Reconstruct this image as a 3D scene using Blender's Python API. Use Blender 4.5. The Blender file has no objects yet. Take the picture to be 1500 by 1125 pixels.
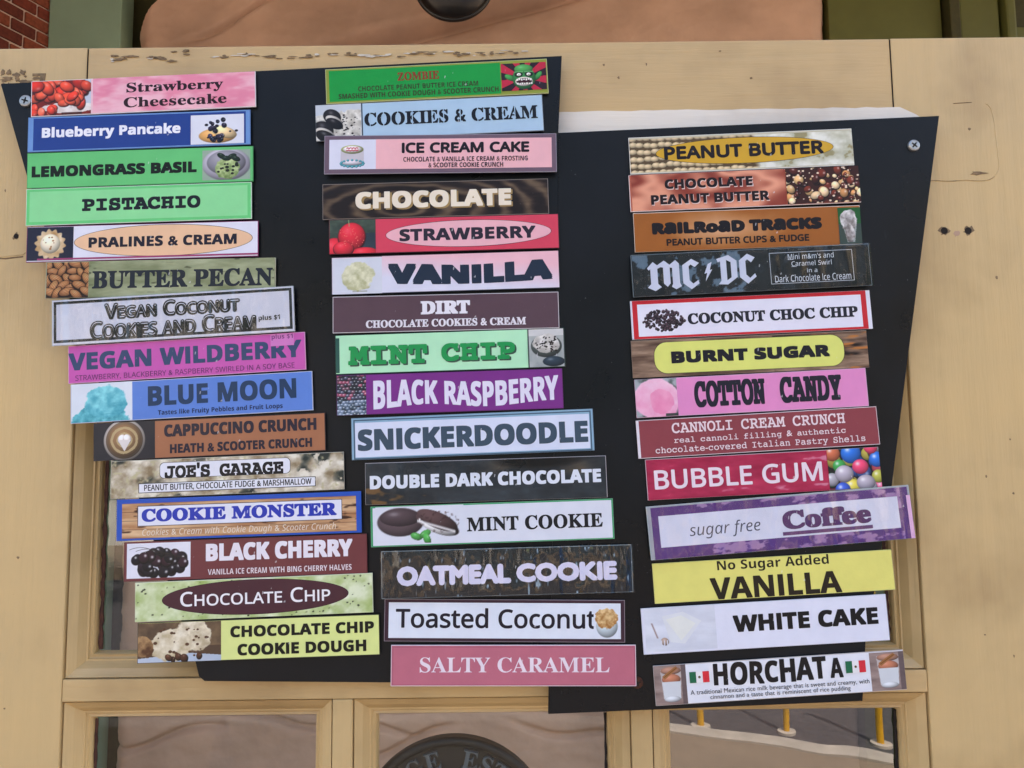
import bpy, bmesh, math, random
import numpy as np
from mathutils import Vector, Matrix, Euler
R = math.radians
sc = bpy.context.scene
C = sc.collection
# ------------------------------------------------------------------ camera, sky, sun, exposure
cam = bpy.data.objects.new('camera', bpy.data.cameras.new('camera')); C.objects.link(cam)
cam.data.sensor_width = 36.0; cam.data.lens = 36.0 * 1130.0 / 1500.0
cam.data.clip_start = 0.02; cam.data.clip_end = 400
cam.matrix_world = Matrix.Translation((0, -0.565, 1.70)) @ Matrix.Rotation(R(95.27), 4, 'X') @ Matrix.Rotation(R(-0.66), 4, 'Z')
sc.camera = cam
world = bpy.data.worlds.new('World'); sc.world = world; world.use_nodes = True
wn = world.node_tree
sky = wn.nodes.new('ShaderNodeTexSky'); sky.sky_type = 'NISHITA'; sky.sun_disc = False
SUN_EL, SUN_AZ = R(58), R(20)          # the sun stands behind the shop, so the door is in shade and the street is lit
sky.sun_elevation = SUN_EL; sky.sun_rotation = SUN_AZ
sky.dust_density = 4.0; sky.ozone_density = 0.6; sky.air_density = 1.0
wn.links.new(sky.outputs[0], wn.nodes['Background'].inputs[0])
wn.nodes['Background'].inputs[1].default_value = 0.15
sun = bpy.data.objects.new('sun', bpy.data.lights.new('sun', 'SUN')); C.objects.link(sun)
sun.data.energy = 3.2; sun.data.angle = R(0.5); sun.data.color = (1.0, 0.93, 0.82)
sd = Vector((math.sin(SUN_AZ) * math.cos(SUN_EL), math.cos(SUN_AZ) * math.cos(SUN_EL), math.sin(SUN_EL)))
sun.rotation_euler = sd.to_track_quat('Z', 'Y').to_euler()
sc.view_settings.view_transform = 'Standard'; sc.view_settings.look = 'None'
sc.view_settings.gamma = 1.0; sc.view_settings.use_curve_mapping = False
sc.view_settings.exposure = 2.1

# ------------------------------------------------------------------ helpers
def lin(h):
    c = [int(h[i:i + 2], 16) / 255 for i in (1, 3, 5)]
    return tuple(((x + 0.055) / 1.055) ** 2.4 if x > 0.04045 else x / 12.92 for x in c)
def lin_np(a):
    a = np.clip(a, 0, 1)
    return np.where(a > 0.04045, ((a + 0.055) / 1.055) ** 2.4, a / 12.92)
def tag(o, label=None, cat=None, group=None, kind=None):
    if label: o['label'] = label
    if cat: o['category'] = cat
    if group: o['group'] = group
    if kind: o['kind'] = kind
    return o
def link(name, me, mat=None, parent=None):
    o = bpy.data.objects.new(name, me); C.objects.link(o)
    if mat is not None and me is not None and not me.materials: me.materials.append(mat)
    if parent: o.parent = parent
    return o
def empty(name, loc=(0, 0, 0), rot=(0, 0, 0)):
    o = bpy.data.objects.new(name, None); C.objects.link(o); o.empty_display_size = 0.02
    o.location = loc; o.rotation_euler = rot
    return o
def box_bm(bm, x0, x1, y0, y1, z0, z1, bev=0.0):
    r = bmesh.ops.create_cube(bm, size=1.0)
    vs = r['verts']
    for v in vs:
        v.co = Vector(((x0 + x1) / 2 + v.co.x * (x1 - x0), (y0 + y1) / 2 + v.co.y * (y1 - y0), (z0 + z1) / 2 + v.co.z * (z1 - z0)))
    if bev > 0:
        es = list({e for v in vs for e in v.link_edges})
        bmesh.ops.bevel(bm, geom=es, offset=bev, segments=2, affect='EDGES', profile=0.6)
def box(name, x0, x1, y0, y1, z0, z1, mat, parent=None, bev=0.0):
    bm = bmesh.new(); box_bm(bm, x0, x1, y0, y1, z0, z1, bev)
    me = bpy.data.meshes.new(name); bm.to_mesh(me); bm.free()
    return link(name, me, mat, parent)
def prism(name, pts, y0, y1, mat, parent=None, bev=0.0):
    """outline in x,z (counter-clockwise seen from the camera), from y0 (front) to y1 (back)"""
    bm = bmesh.new()
    f = [bm.verts.new((x, y0, z)) for x, z in pts]; b = [bm.verts.new((x, y1, z)) for x, z in pts]
    bm.faces.new(f); bm.faces.new(b[::-1]); n = len(pts)
    for i in range(n): bm.faces.new((f[(i + 1) % n], f[i], b[i], b[(i + 1) % n]))
    bmesh.ops.recalc_face_normals(bm, faces=bm.faces)
    if bev > 0:
        es = [e for e in bm.edges if abs(e.verts[0].co.y - y0) < 1e-6 and abs(e.verts[1].co.y - y0) < 1e-6]
        bmesh.ops.bevel(bm, geom=es, offset=bev, segments=2, affect='EDGES')
    me = bpy.data.meshes.new(name); bm.to_mesh(me); bm.free()
    return link(name, me, mat, parent)
def np_mesh(name, co, faces_flat, nper, cols=None):
    me = bpy.data.meshes.new(name)
    nf = len(faces_flat) // nper
    me.vertices.add(len(co)); me.vertices.foreach_set('co', np.asarray(co, np.float32).ravel())
    me.loops.add(len(faces_flat)); me.loops.foreach_set('vertex_index', np.asarray(faces_flat, np.int32))
    me.polygons.add(nf); me.polygons.foreach_set('loop_start', np.arange(0, nf * nper, nper, dtype=np.int32))
    me.update(calc_edges=True)
    if cols is not None:
        a = me.color_attributes.new('Col', 'FLOAT_COLOR', 'POINT')
        a.data.foreach_set('color', np.asarray(cols, np.float32).ravel())
    return me
def colour(me, c):
    a = me.color_attributes.new('Col', 'FLOAT_COLOR', 'POINT')
    n = len(me.vertices); arr = np.ones((n, 4), np.float32); arr[:, :3] = lin(c)
    a.data.foreach_set('color', arr.ravel())
    return me

# ------------------------------------------------------------------ value noise for printed pictures and relief
_lat = {}
def vnoise(X, Y, seed):
    if seed not in _lat: _lat[seed] = np.random.RandomState(seed).rand(64, 64)
    L = _lat[seed]
    xi = np.floor(X).astype(int); yi = np.floor(Y).astype(int)
    fx = X - xi; fy = Y - yi; fx = fx * fx * (3 - 2 * fx); fy = fy * fy * (3 - 2 * fy)
    a = L[xi % 64, yi % 64]; b = L[(xi + 1) % 64, yi % 64]; c = L[xi % 64, (yi + 1) % 64]; d = L[(xi + 1) % 64, (yi + 1) % 64]
    return (a * (1 - fx) + b * fx) * (1 - fy) + (c * (1 - fx) + d * fx) * fy
def fbm(X, Y, sx, sy, seed, o=4):
    r = 0; a = 0.5; t = 0
    for k in range(o):
        r = r + a * vnoise(X * sx * 2 ** k + 7.3 * k, Y * sy * 2 ** k + 3.1 * k, seed + k); t += a; a *= 0.55
    return r / t

# ------------------------------------------------------------------ materials
def nodes(m):
    m.use_nodes = True; nt = m.node_tree
    return nt, nt.nodes['Principled BSDF'], nt.nodes, nt.links
def ramp(nt, fac, stops):
    r = nt.nodes.new('ShaderNodeValToRGB'); cr = r.color_ramp
    while len(cr.elements) < len(stops): cr.elements.new(0.5)
    for e, (p, c) in zip(cr.elements, stops):
        e.position = p; e.color = (*c, 1) if len(c) == 3 else c
    nt.links.new(fac, r.inputs[0]); return r
def noise(nt, scale, det=4, vec=None, rough=0.55):
    n = nt.nodes.new('ShaderNodeTexNoise'); n.inputs['Scale'].default_value = scale; n.inputs['Detail'].default_value = det
    n.inputs['Roughness'].default_value = rough
    if vec is not None: nt.links.new(vec, n.inputs['Vector'])
    return n
def mapping(nt, scale=(1, 1, 1), coord='Object', rot=(0, 0, 0)):
    t = nt.nodes.new('ShaderNodeTexCoord'); m = nt.nodes.new('ShaderNodeMapping')
    m.inputs['Scale'].default_value = scale; m.inputs['Rotation'].default_value = rot
    nt.links.new(t.outputs[coord], m.inputs[0]); return m.outputs[0]
def bump(nt, h, strength, dist=0.001, nrm=None):
    b = nt.nodes.new('ShaderNodeBump'); b.inputs['Strength'].default_value = strength; b.inputs['Distance'].default_value = dist
    nt.links.new(h, b.inputs['Height'])
    if nrm is not None: nt.links.new(nrm, b.inputs['Normal'])
    return b
def mixc(nt, fac, a, b, mode='MIX'):
    m = nt.nodes.new('ShaderNodeMix'); m.data_type = 'RGBA'; m.blend_type = mode
    for s, v in ((m.inputs[0], fac), (m.inputs[6], a), (m.inputs[7], b)):
        if hasattr(v, 'links') or hasattr(v, 'is_linked'): nt.links.new(v, s)
        elif isinstance(v, (int, float)): s.default_value = v
        else: s.default_value = (*v, 1)
    return m.outputs[2]
def simple(name, c, rough=0.6, metal=0.0, nscale=40, var=0.15, bstr=0.2, bdist=0.001, scale=(1, 1, 1), spec=0.5):
    m = bpy.data.materials.new(name); nt, b, N, L = nodes(m)
    col = lin(c) if isinstance(c, str) else c
    v = mapping(nt, scale); n = noise(nt, nscale, 5, v)
    dk = tuple(x * (1 - var) for x in col); lt = tuple(min(1, x * (1 + var)) for x in col)
    r = ramp(nt, n.outputs[0], [(0.3, dk), (0.7, lt)])
    L.new(r.outputs[0], b.inputs['Base Color']); b.inputs['Roughness'].default_value = rough; b.inputs['Metallic'].default_value = metal
    b.inputs['Specular IOR Level'].default_value = spec
    if bstr: L.new(bump(nt, n.outputs[0], bstr, bdist).outputs[0], b.inputs['Normal'])
    return m
def wood_paint(name, c, horiz):
    """brushed oil paint over timber: strokes run along the board"""
    m = bpy.data.materials.new(name); nt, b, N, L = nodes(m); col = lin(c)
    sv = (5, 8, 90) if horiz else (90, 8, 5)
    v = mapping(nt, sv); n1 = noise(nt, 1.0, 6, v, 0.7)
    v2 = mapping(nt, (1, 1, 1)); n2 = noise(nt, 9.0, 4, v2)
    n3 = noise(nt, 120.0, 3, v2)
    r1 = ramp(nt, n1.outputs[0], [(0.25, tuple(x * 0.94 for x in col)), (0.5, col), (0.78, tuple(x * 1.04 for x in col))])
    r2 = ramp(nt, n2.outputs[0], [(0.28, (0.74, 0.71, 0.68)), (0.5, (1, 1, 1)), (0.72, (1.07, 1.05, 1.0))])
    c1 = mixc(nt, 1.0, r1.outputs[0], r2.outputs[0], 'MULTIPLY')
    sp = ramp(nt, n3.outputs[0], [(0.2, (0.5, 0.42, 0.34)), (0.27, (1, 1, 1))])
    c2 = mixc(nt, 0.6, c1, sp.outputs[0], 'MULTIPLY')
    L.new(c2, b.inputs['Base Color']); b.inputs['Roughness'].default_value = 0.38
    b1 = bump(nt, n1.outputs[0], 0.9, 0.0008); b2 = bump(nt, n2.outputs[0], 0.25, 0.002, b1.outputs[0])
    L.new(b2.outputs[0], b.inputs['Normal'])
    return m
def print_mat(name, rough=0.38, crinkle=0.0, coat=0.05, coat_rough=0.12):
    m = bpy.data.materials.new(name); nt, b, N, L = nodes(m)
    a = N.new('ShaderNodeAttribute'); a.attribute_name = 'Col'
    v = mapping(nt, (1, 1, 1)); n = noise(nt, 60, 5, v); n2 = noise(nt, 700, 2, v)
    r = ramp(nt, n.outputs[0], [(0.3, (0.93, 0.93, 0.94)), (0.65, (1, 1, 1))])
    col = mixc(nt, 1.0, a.outputs['Color'], r.outputs[0], 'MULTIPLY')
    # scuffs where the ink has gone
    n4 = noise(nt, 260, 3, mapping(nt, (1, 1, 0.35)), 0.6)
    sc_ = ramp(nt, n4.outputs[0], [(0.70, (0, 0, 0)), (0.73, (1, 1, 1))])
    col = mixc(nt, sc_.outputs[0], col, mixc(nt, 0.45, col, (0.75, 0.75, 0.78)))
    L.new(col, b.inputs['Base Color'])
    b.inputs['Specular IOR Level'].default_value = 0.26; b.inputs['Roughness'].default_value = rough; b.inputs['Coat Weight'].default_value = coat; b.inputs['Coat Roughness'].default_value = coat_rough
    nr = noise(nt, 14, 4, v); rr = ramp(nt, nr.outputs[0], [(0.3, (rough * .6,) * 3), (0.7, (min(1, rough * 1.5),) * 3)]); L.new(rr.outputs[0], b.inputs['Roughness'])
    b1 = bump(nt, n.outputs[0], 0.25 + crinkle, 0.0016); b2 = bump(nt, n2.outputs[0], 0.18, 0.0002, b1.outputs[0])
    last = b2
    if crinkle:
        w = N.new('ShaderNodeTexWave'); w.inputs['Scale'].default_value = 22; w.inputs['Distortion'].default_value = 9; w.inputs['Detail'].default_value = 3
        L.new(mapping(nt, (1, 1, 0.25)), w.inputs[0]); last = bump(nt, w.outputs['Fac'], crinkle, 0.0011, b2.outputs[0])
    L.new(last.outputs[0], b.inputs['Normal']); L.new(last.outputs[0], b.inputs['Coat Normal'])
    return m
def front_only(nt, fac):
    """Fresnel nodes see total internal reflection from behind a single sheet, which a thin film does not have"""
    g = nt.nodes.new('ShaderNodeNewGeometry'); m = nt.nodes.new('ShaderNodeMath'); m.operation = 'SUBTRACT'; m.inputs[0].default_value = 1.0
    nt.links.new(g.outputs['Backfacing'], m.inputs[1]); k = nt.nodes.new('ShaderNodeMath'); k.operation = 'MULTIPLY'; k.use_clamp = True
    nt.links.new(fac, k.inputs[0]); nt.links.new(m.outputs[0], k.inputs[1]); return k.outputs[0]
def film_mat(name, crinkle=0.4, refl=1.0):
    """clear laminating film"""
    m = bpy.data.materials.new(name); m.use_nodes = True; nt = m.node_tree; N, L = nt.nodes, nt.links
    N.remove(N['Principled BSDF']); out = N['Material Output']
    t = N.new('ShaderNodeBsdfTransparent'); t.inputs[0].default_value = (0.93, 0.95, 0.95, 1)
    g = N.new('ShaderNodeBsdfGlossy'); g.inputs['Roughness'].default_value = 0.03
    fr = N.new('ShaderNodeFresnel'); fr.inputs[0].default_value = 1.5
    mul = N.new('ShaderNodeMath'); mul.operation = 'MULTIPLY_ADD'; mul.inputs[1].default_value = 1.6 * refl; mul.inputs[2].default_value = 0.0
    n = noise(nt, 45, 3, mapping(nt, (1, 1, 0.4)), 0.6)
    w = N.new('ShaderNodeTexWave'); w.inputs['Scale'].default_value = 16; w.inputs['Distortion'].default_value = 12; w.inputs['Detail'].default_value = 4
    L.new(mapping(nt, (1, 1, 0.2)), w.inputs[0])
    b1 = bump(nt, n.outputs[0], crinkle, 0.006); b2 = bump(nt, w.outputs['Fac'], crinkle, 0.003, b1.outputs[0])
    L.new(b2.outputs[0], g.inputs['Normal']); L.new(b2.outputs[0], fr.inputs['Normal'])
    mx = N.new('ShaderNodeMixShader'); L.new(fr.outputs[0], mul.inputs[0]); L.new(front_only(nt, mul.outputs[0]), mx.inputs[0])
    L.new(t.outputs[0], mx.inputs[1]); L.new(g.outputs[0], mx.inputs[2]); L.new(mx.outputs[0], out.inputs[0])
    return m
def glass_mat(name, refl=1.0, tint=(0.86, 0.9, 0.88), base=0.03):
    m = bpy.data.materials.new(name); m.use_nodes = True; nt = m.node_tree; N, L = nt.nodes, nt.links
    N.remove(N['Principled BSDF']); out = N['Material Output']
    t = N.new('ShaderNodeBsdfTransparent'); t.inputs[0].default_value = (*tint, 1)
    g = N.new('ShaderNodeBsdfGlossy'); g.inputs['Roughness'].default_value = 0.006
    fr = N.new('ShaderNodeFresnel'); fr.inputs[0].default_value = 1.52
    mul = N.new('ShaderNodeMath'); mul.operation = 'MULTIPLY_ADD'; mul.inputs[1].default_value = 1.8 * refl; mul.inputs[2].default_value = base
    n = noise(nt, 7, 2, mapping(nt)); b1 = bump(nt, n.outputs[0], 0.10, 0.003)
    L.new(b1.outputs[0], g.inputs['Normal'])
    mx = N.new('ShaderNodeMixShader'); L.new(fr.outputs[0], mul.inputs[0]); L.new(front_only(nt, mul.outputs[0]), mx.inputs[0])
    L.new(t.outputs[0], mx.inputs[1]); L.new(g.outputs[0], mx.inputs[2]); L.new(mx.outputs[0], out.inputs[0])
    return m

M = {}
M['stile'] = wood_paint('cream_paint_upright', '#caad79', False)
M['rail'] = wood_paint('cream_paint_across', '#c7a976', True)
M['primer'] = wood_paint('primer_paint', '#e4dccf', True)
M['chip'] = simple('bare_weathered_wood', '#7c664a', 0.8, var=0.35, nscale=300, bstr=0.6)
M['chip_white'] = simple('old_white_undercoat', '#cfc6b4', 0.7, var=0.1, nscale=200)
M['dark'] = simple('dark_gap', '#1c1510', 0.9, var=0.3)
M['putty'] = simple('old_brown_putty', '#4a2a20', 0.8, var=0.4, nscale=200, bstr=0.6)
def board_mat():
    m = bpy.data.materials.new('black_lacquered_board'); nt, b, N, L = nodes(m)
    n1 = noise(nt, 9, 6, mapping(nt)); n2 = noise(nt, 420, 2, mapping(nt)); n3 = noise(nt, 60, 3, mapping(nt, (1, 1, .25)), .7)
    c = ramp(nt, n1.outputs[0], [(.35, (.0035, .0045, .006)), (.7, (.008, .010, .013))])
    s = ramp(nt, n2.outputs[0], [(.76, (0, 0, 0)), (.80, (1, 1, 1))]); s3 = ramp(nt, n3.outputs[0], [(.70, (0, 0, 0)), (.76, (.5, .5, .5))])
    c2 = mixc(nt, s.outputs[0], c.outputs[0], (.09, .095, .10)); c3 = mixc(nt, s3.outputs[0], c2, (.022, .026, .030))
    L.new(c3, b.inputs['Base Color']); r = ramp(nt, n1.outputs[0], [(.3, (.22,) * 3), (.7, (.48,) * 3)]); L.new(r.outputs[0], b.inputs['Roughness'])
    b.inputs['Specular IOR Level'].default_value = .22
    L.new(bump(nt, n1.outputs[0], .12, .004, bump(nt, n3.outputs[0], .1, .0006).outputs[0]).outputs[0], b.inputs['Normal']); return m
M['board'] = board_mat()
M['board_edge'] = simple('black_board_scuff', '#3a4046', 0.5)
M['print'] = print_mat('printed_card')
M['print_gloss'] = print_mat('printed_card_glossy', 0.3, 0.2, 0.12, 0.07)
M['film'] = film_mat('laminating_film', 0.10, 0.4)
M['film_crinkled'] = film_mat('crinkled_laminating_film', 0.32, 0.75)
M['glass_upper'] = glass_mat('window_glass_upper', 1.2, (0.85, 0.9, 0.88), 0.02)
M['glass'] = glass_mat('window_glass', 0.27, (0.9, 0.93, 0.92), 0.0)
M['glass_dark'] = glass_mat('window_glass_street_side', 1.5, (0.42, 0.43, 0.42), 0.04)
M['zinc'] = simple('zinc_screw', '#a8a9a8', 0.35, 0.8, nscale=300)
M['rust'] = simple('rusty_screw', '#4a2716', 0.85, 0.2, nscale=400, var=0.5, bstr=0.8)
M['slot'] = simple('screw_slot_shade', '#15130f', 0.9)  # dark colour stands in for the shade inside a recessed slot
M['iron'] = simple('cast_iron', '#070a10', 0.5, 0.0, nscale=60, var=0.5, bstr=0.4, bdist=0.001)
M['plaster'] = simple('pink_plaster', '#c29f86', 0.85, nscale=2.2, var=0.22, bstr=0.9, bdist=0.03)
M['sage'] = simple('sage_green_paint', '#8ba58c', 0.6, nscale=6, var=0.08)
M['olive'] = simple('olive_green_paint', '#5c5f2c', 0.6, nscale=5, var=0.12)
M['olive_dark'] = simple('dark_olive_paint', '#3c3a18', 0.7)
M['mortar'] = simple('pale_mortar', '#d0b8a8', 0.9, nscale=60)
M['lamp_black'] = simple('gloss_black_enamel', (0.004, 0.004, 0.004), 0.3, nscale=20)
M['concrete'] = simple('pavement_concrete', '#93806c', 0.9, nscale=3, var=0.12, bstr=0.5, bdist=0.01)
M['kerb'] = simple('kerb_stone', '#c0b4a6', 0.85, nscale=8)
M['asphalt'] = simple('asphalt', (0.075, 0.068, 0.075), 0.9, nscale=30, var=0.3, bstr=0.5, bdist=0.01)
M['yellow'] = simple('yellow_safety_paint', '#e0a81c', 0.4, nscale=20)
M['stucco_pale'] = simple('pale_stucco', '#d8d2c8', 0.85, nscale=2, var=0.08, bstr=0.4, bdist=0.02)
M['win_dark'] = simple('shop_window_glass', '#2c3a44', 0.1, nscale=1, var=0.3, bstr=0)
M['roof'] = simple('tan_shade_boards', '#a98e72', 0.7, nscale=8)
M['bark'] = simple('tree_bark', '#6a5644', 0.9, nscale=20, var=0.3, bstr=0.9, bdist=0.02)
M['leaf'] = simple('leaf_green', (0.07, 0.13, 0.03), 0.5, nscale=4, var=0.4, bstr=0)
M['car'] = simple('blue_car_paint', '#1f5a96', 0.15, 0.2, nscale=3, var=0.05, bstr=0)
M['tyre'] = simple('rubber_tyre', '#191919', 0.8)

# ------------------------------------------------------------------ printed pictures, painted on fine grids (sRGB in, y downwards)
def hx(h): return np.array([int(h[i:i + 2], 16) / 255 for i in (1, 3, 5)])
def put(img, col, m):
    m = np.clip(m, 0, 1)[..., None]; img[:] = img * (1 - m) + (col if isinstance(col, np.ndarray) and col.ndim == 3 else np.array(col)) * m
def duo(a, b, t): t = np.clip(t, 0, 1)[..., None]; return hx(a) * (1 - t) + hx(b) * t
def blob(img, X, Y, cx, cy, rx, ry, ang, c, hi=0.35, soft=0.12, rim=None, spec=1.0):
    ca, sa = math.cos(ang), math.sin(ang)
    u = ((X - cx) * ca + (Y - cy) * sa) / rx; v = (-(X - cx) * sa + (Y - cy) * ca) / ry
    d = u * u + v * v; m = np.clip((1 - d) / soft, 0, 1)
    ux = (X - cx) / rx; vy = (Y - cy) / ry
    sh = 0.62 + 0.5 * np.sqrt(np.clip(1 - d, 0, 1)) - 0.25 * vy - 0.12 * ux
    col = np.clip(np.array(c)[None, None] * sh[..., None], 0, 1)
    s = np.exp(-(((u + 0.3) ** 2 + (v + 0.4) ** 2) / 0.06)) * hi
    col = col + (1 - col) * s[..., None] * spec
    put(img, col, m)
def scatter(img, X, Y, a, n, cols, r0, r1, seed, asp=(0.6, 1), box=None, hi=0.35, ang=None, ellipse=None):
    rg = np.random.RandomState(seed); x0, x1, y0, y1 = box or (-0.05, a + 0.05, -0.05, 1.05)
    for k in range(n):
        cx = rg.uniform(x0, x1); cy = rg.uniform(y0, y1)
        if ellipse and ((cx - ellipse[0]) / ellipse[2]) ** 2 + ((cy - ellipse[1]) / ellipse[3]) ** 2 > 1: continue
        r = rg.uniform(r0, r1); an = rg.uniform(0, 3.14) if ang is None else ang + rg.uniform(-.3, .3)
        ry_ = r * rg.uniform(*asp); blob(img, X, Y, cx + .01, cy + .015, r * 1.13, ry_ * 1.16, an, hx(cols[0]) * .35, 0, .3)
        blob(img, X, Y, cx, cy, r, ry_, an, hx(cols[rg.randint(len(cols))]) * rg.uniform(0.85, 1.1), hi)
def bg(X, c): return np.ones(X.shape + (3,)) * hx(c)
def lumpy(img, X, Y, cx, cy, rx, ry, c0, c1, seed, f=9):
    n = fbm(X, Y, f, f, seed); d = ((X - cx) / rx) ** 2 + ((Y - cy) / ry) ** 2 + (n - 0.5) * 0.7
    sh = np.clip(0.5 + (n - 0.5) * 1.8 + 0.35 * (cy - Y) / ry, 0, 1)
    put(img, duo(c0, c1, sh), (1 - d) / 0.12)
def dots(img, X, Y, n, c, r, seed, box):
    rg = np.random.RandomState(seed)
    for k in range(n):
        cx, cy = rg.uniform(box[0], box[1]), rg.uniform(box[2], box[3]); rr = r * rg.uniform(0.5, 1.3)
        put(img, hx(c), (1 - ((X - cx) ** 2 + ((Y - cy) * 1.3) ** 2) / rr ** 2) * 3)
def poly(img, X, Y, pts, c):
    m = np.zeros(X.shape, bool); n = len(pts)
    for i in range(n):
        (x0, y0), (x1, y1) = pts[i], pts[(i + 1) % n]
        if y0 == y1: continue
        cond = ((Y >= y0) != (Y >= y1)) & (X < (x1 - x0) * (Y - y0) / (y1 - y0) + x0); m ^= cond
    put(img, hx(c), m.astype(float))

def p_strawberries(X, Y, a):
    i = bg(X, '#7a2018'); put(i, hx('#c8d0dc'), (X > 0.88 * a) * (Y < .8))
    scatter(i, X, Y, a, 40, ['#e04a30', '#d83a28', '#e85a3c', '#c83020'], .16, .24, 3, (.6, .8), (0, a * .95, 0, .5), .3)
    lumpy(i, X, Y, .65 * a, .80, .5 * a, .16, '#d8c8c0', '#f4eeea', 5)
    scatter(i, X, Y, a, 7, ['#d83a28', '#e85a3c'], .15, .2, 8, (.6, .8), (.5, a * .9, .45, .68), .3)
    put(i, hx('#40201a'), ((Y > .93 - .1 * (X < .7)) * (X > .5 * a) * (X < .85 * a)).astype(float) * .8)
    scatter(i, X, Y, a, 8, ['#e0402c', '#f06a50'], .12, .17, 9, (.6, .8), (0, .35 * a, .75, 1), .3); return i
def p_pinkmarble(X, Y, a):
    n = fbm(X, Y, 1.1, 3.2, 11, 4); w = np.sin((n * 9 + Y * 3 - X * .4)); return duo('#ea8ca4', '#f6c0ca', w * .5 + .45)
def p_pancake(X, Y, a):
    i = bg(X, '#e2e4ee'); blob(i, X, Y, .5 * a, .72, .36 * a, .26, 0, hx('#e0a860'), .2); blob(i, X, Y, .62 * a, .6, .26 * a, .2, .3, hx('#f0cf98'), .2)
    scatter(i, X, Y, a, 70, ['#1a1c30', '#2a2238', '#181420', '#38304a'], .05, .085, 4, (.8, 1), (.2 * a, .85 * a, .1, .95), .5, ellipse=(.5 * a, .5, .17 * a, .42))
    dots(i, X, Y, 6, '#1c1a2c', .06, 5, (.15 * a, .92 * a, .3, .85)); return i
def p_greenbowl(X, Y, a):
    i = bg(X, '#9ab09c'); blob(i, X, Y, .5 * a, .48, .52 * a, .56, 0, hx('#b8b4c0'), .1); blob(i, X, Y, .5 * a, .42, .42 * a, .42, 0, hx('#8c8a94'), .1)
    lumpy(i, X, Y, .52 * a, .62, .26 * a, .36, '#6f8a4c', '#c8d89a', 6); dots(i, X, Y, 14, '#20261c', .06, 7, (.3 * a, .75 * a, .45, .8))
    for (x, y, t) in ((.4, .2, .5), (.62, .22, -.3), (.5, .28, .1), (.7, .3, .4)): blob(i, X, Y, x * a, y, .16, .09, t, hx('#16281c'), .2)
    return i
def p_praline(X, Y, a):
    i = bg(X, '#1d2238'); n = fbm(X, Y, 5, 5, 9); th = np.arctan2(Y - .52, X - .5 * a); r = np.hypot(X - .5 * a, Y - .52)
    put(i, duo('#b8905c', '#ecd8b4', n * 1.4 - .2), (.45 + .035 * np.sin(th * 14) - r) * 30); blob(i, X, Y, .5 * a, .5, .30, .30, 0, hx('#ece0c4'), .1)
    dots(i, X, Y, 9, '#a8784c', .035, 3, (.3 * a, .7 * a, .3, .7)); return i
def p_butterbg(X, Y, a):
    n = fbm(X, Y, 1.3, 5, 21, 5); i = duo('#767f58', '#b0b692', n * 1.6 - .3); put(i, hx('#4a4c34'), (fbm(X, Y, 2.2, 9, 31, 3) - .70) * 12); return i
def pecan(i, X, Y, cx, cy, r, t):
    blob(i, X, Y, cx, cy + .02, r * 1.12, r * .62, t, hx('#1c0a06'), 0, .3); blob(i, X, Y, cx, cy, r * .92, r * .45, t, hx('#e0a468'), .25)
    ca, sa = math.cos(t), math.sin(t)
    for k in (-.55, -.28, 0, .28, .55):
        v = -(X - cx) * sa + (Y - cy) * ca; u = (X - cx) * ca + (Y - cy) * sa
        put(i, hx('#5a2c18'), (1.0 - np.abs(v - k * r * .6 * (1 - .4 * (u / r) ** 2)) / (.018 * r / .2)) * ((u / r) ** 2 + (v / (r * .5)) ** 2 < .85) * .8)
def p_pecans(X, Y, a):
    i = bg(X, '#4a2418'); rg = np.random.RandomState(5)
    for k in range(26): pecan(i, X, Y, (k % 5 + .3 + .4 * (k // 5 % 2)) / 4.6 * a + rg.uniform(-.05, .05), (k // 5) / 5 + .08 + rg.uniform(-.05, .05), rg.uniform(.19, .25), rg.uniform(-.6, 2.2))
    return i
def p_bluescoop(X, Y, a):
    i = bg(X, '#dfe6ee'); lumpy(i, X, Y, .48 * a, 1.0, .5 * a, .42, '#2a8496', '#7cd4dc', 13, 7); lumpy(i, X, Y, .56 * a, .5, .36 * a, .44, '#3c9cb0', '#8ee0e6', 17, 5)
    put(i, hx('#2f8ea2'), (fbm(X, Y, 3, 16, 6) - .62) * 4 * (Y > .3) * (X > .3 * a) * (X < .85 * a) * .6); return i
def p_latte(X, Y, a):
    i = bg(X, '#2a2a30'); cx, cy = .5 * a, .48
    for r, c in ((.56, '#b8b0a8'), (.5, '#7c6650'), (.44, '#8c6c4c')): blob(i, X, Y, cx, cy, r, r, 0, hx(c), 0.05, .05)
    r = np.hypot(X - cx, Y - cy); n = fbm(X, Y, 4, 4, 3); put(i, hx('#c8b484'), (np.sin((r + n * .05) * 40) > .2) * (r < .38) * (r > .15) * .8)
    blob(i, X, Y, cx - .07, cy - .03, .11, .13, .4, hx('#e8e0dc'), 0); blob(i, X, Y, cx + .07, cy - .03, .11, .13, -.4, hx('#e8e0dc'), 0)
    poly(i, X, Y, [(cx - .17, cy), (cx + .17, cy), (cx, cy + .3)], '#e4dcd8'); return i
def p_creambg(X, Y, a):
    n = fbm(X, Y, 3, 3.5, 41, 5); m = fbm(X, Y, 1.2, 1.6, 44, 4); i = duo('#8c7a5c', '#ece6d4', n * 2.2 - .5); put(i, hx('#2c3430'), (m - .6) * 9 * (n < .55)); put(i, hx('#c0b890'), (fbm(X, Y, 9, 9, 47, 3) - .62) * 5); return i
def p_wood(X, Y, a):
    n = fbm(X, Y, .8, 6, 51, 4); i = duo('#a8744c', '#e6c498', n * 1.8 - .4); put(i, hx('#3c2016'), (fbm(X, Y, 1.6, 8, 57, 3) - .66) * 14); put(i, hx('#4a2a1c'), (np.abs((Y * 4) % 1 - .5) > .46) * .55); return i
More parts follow.
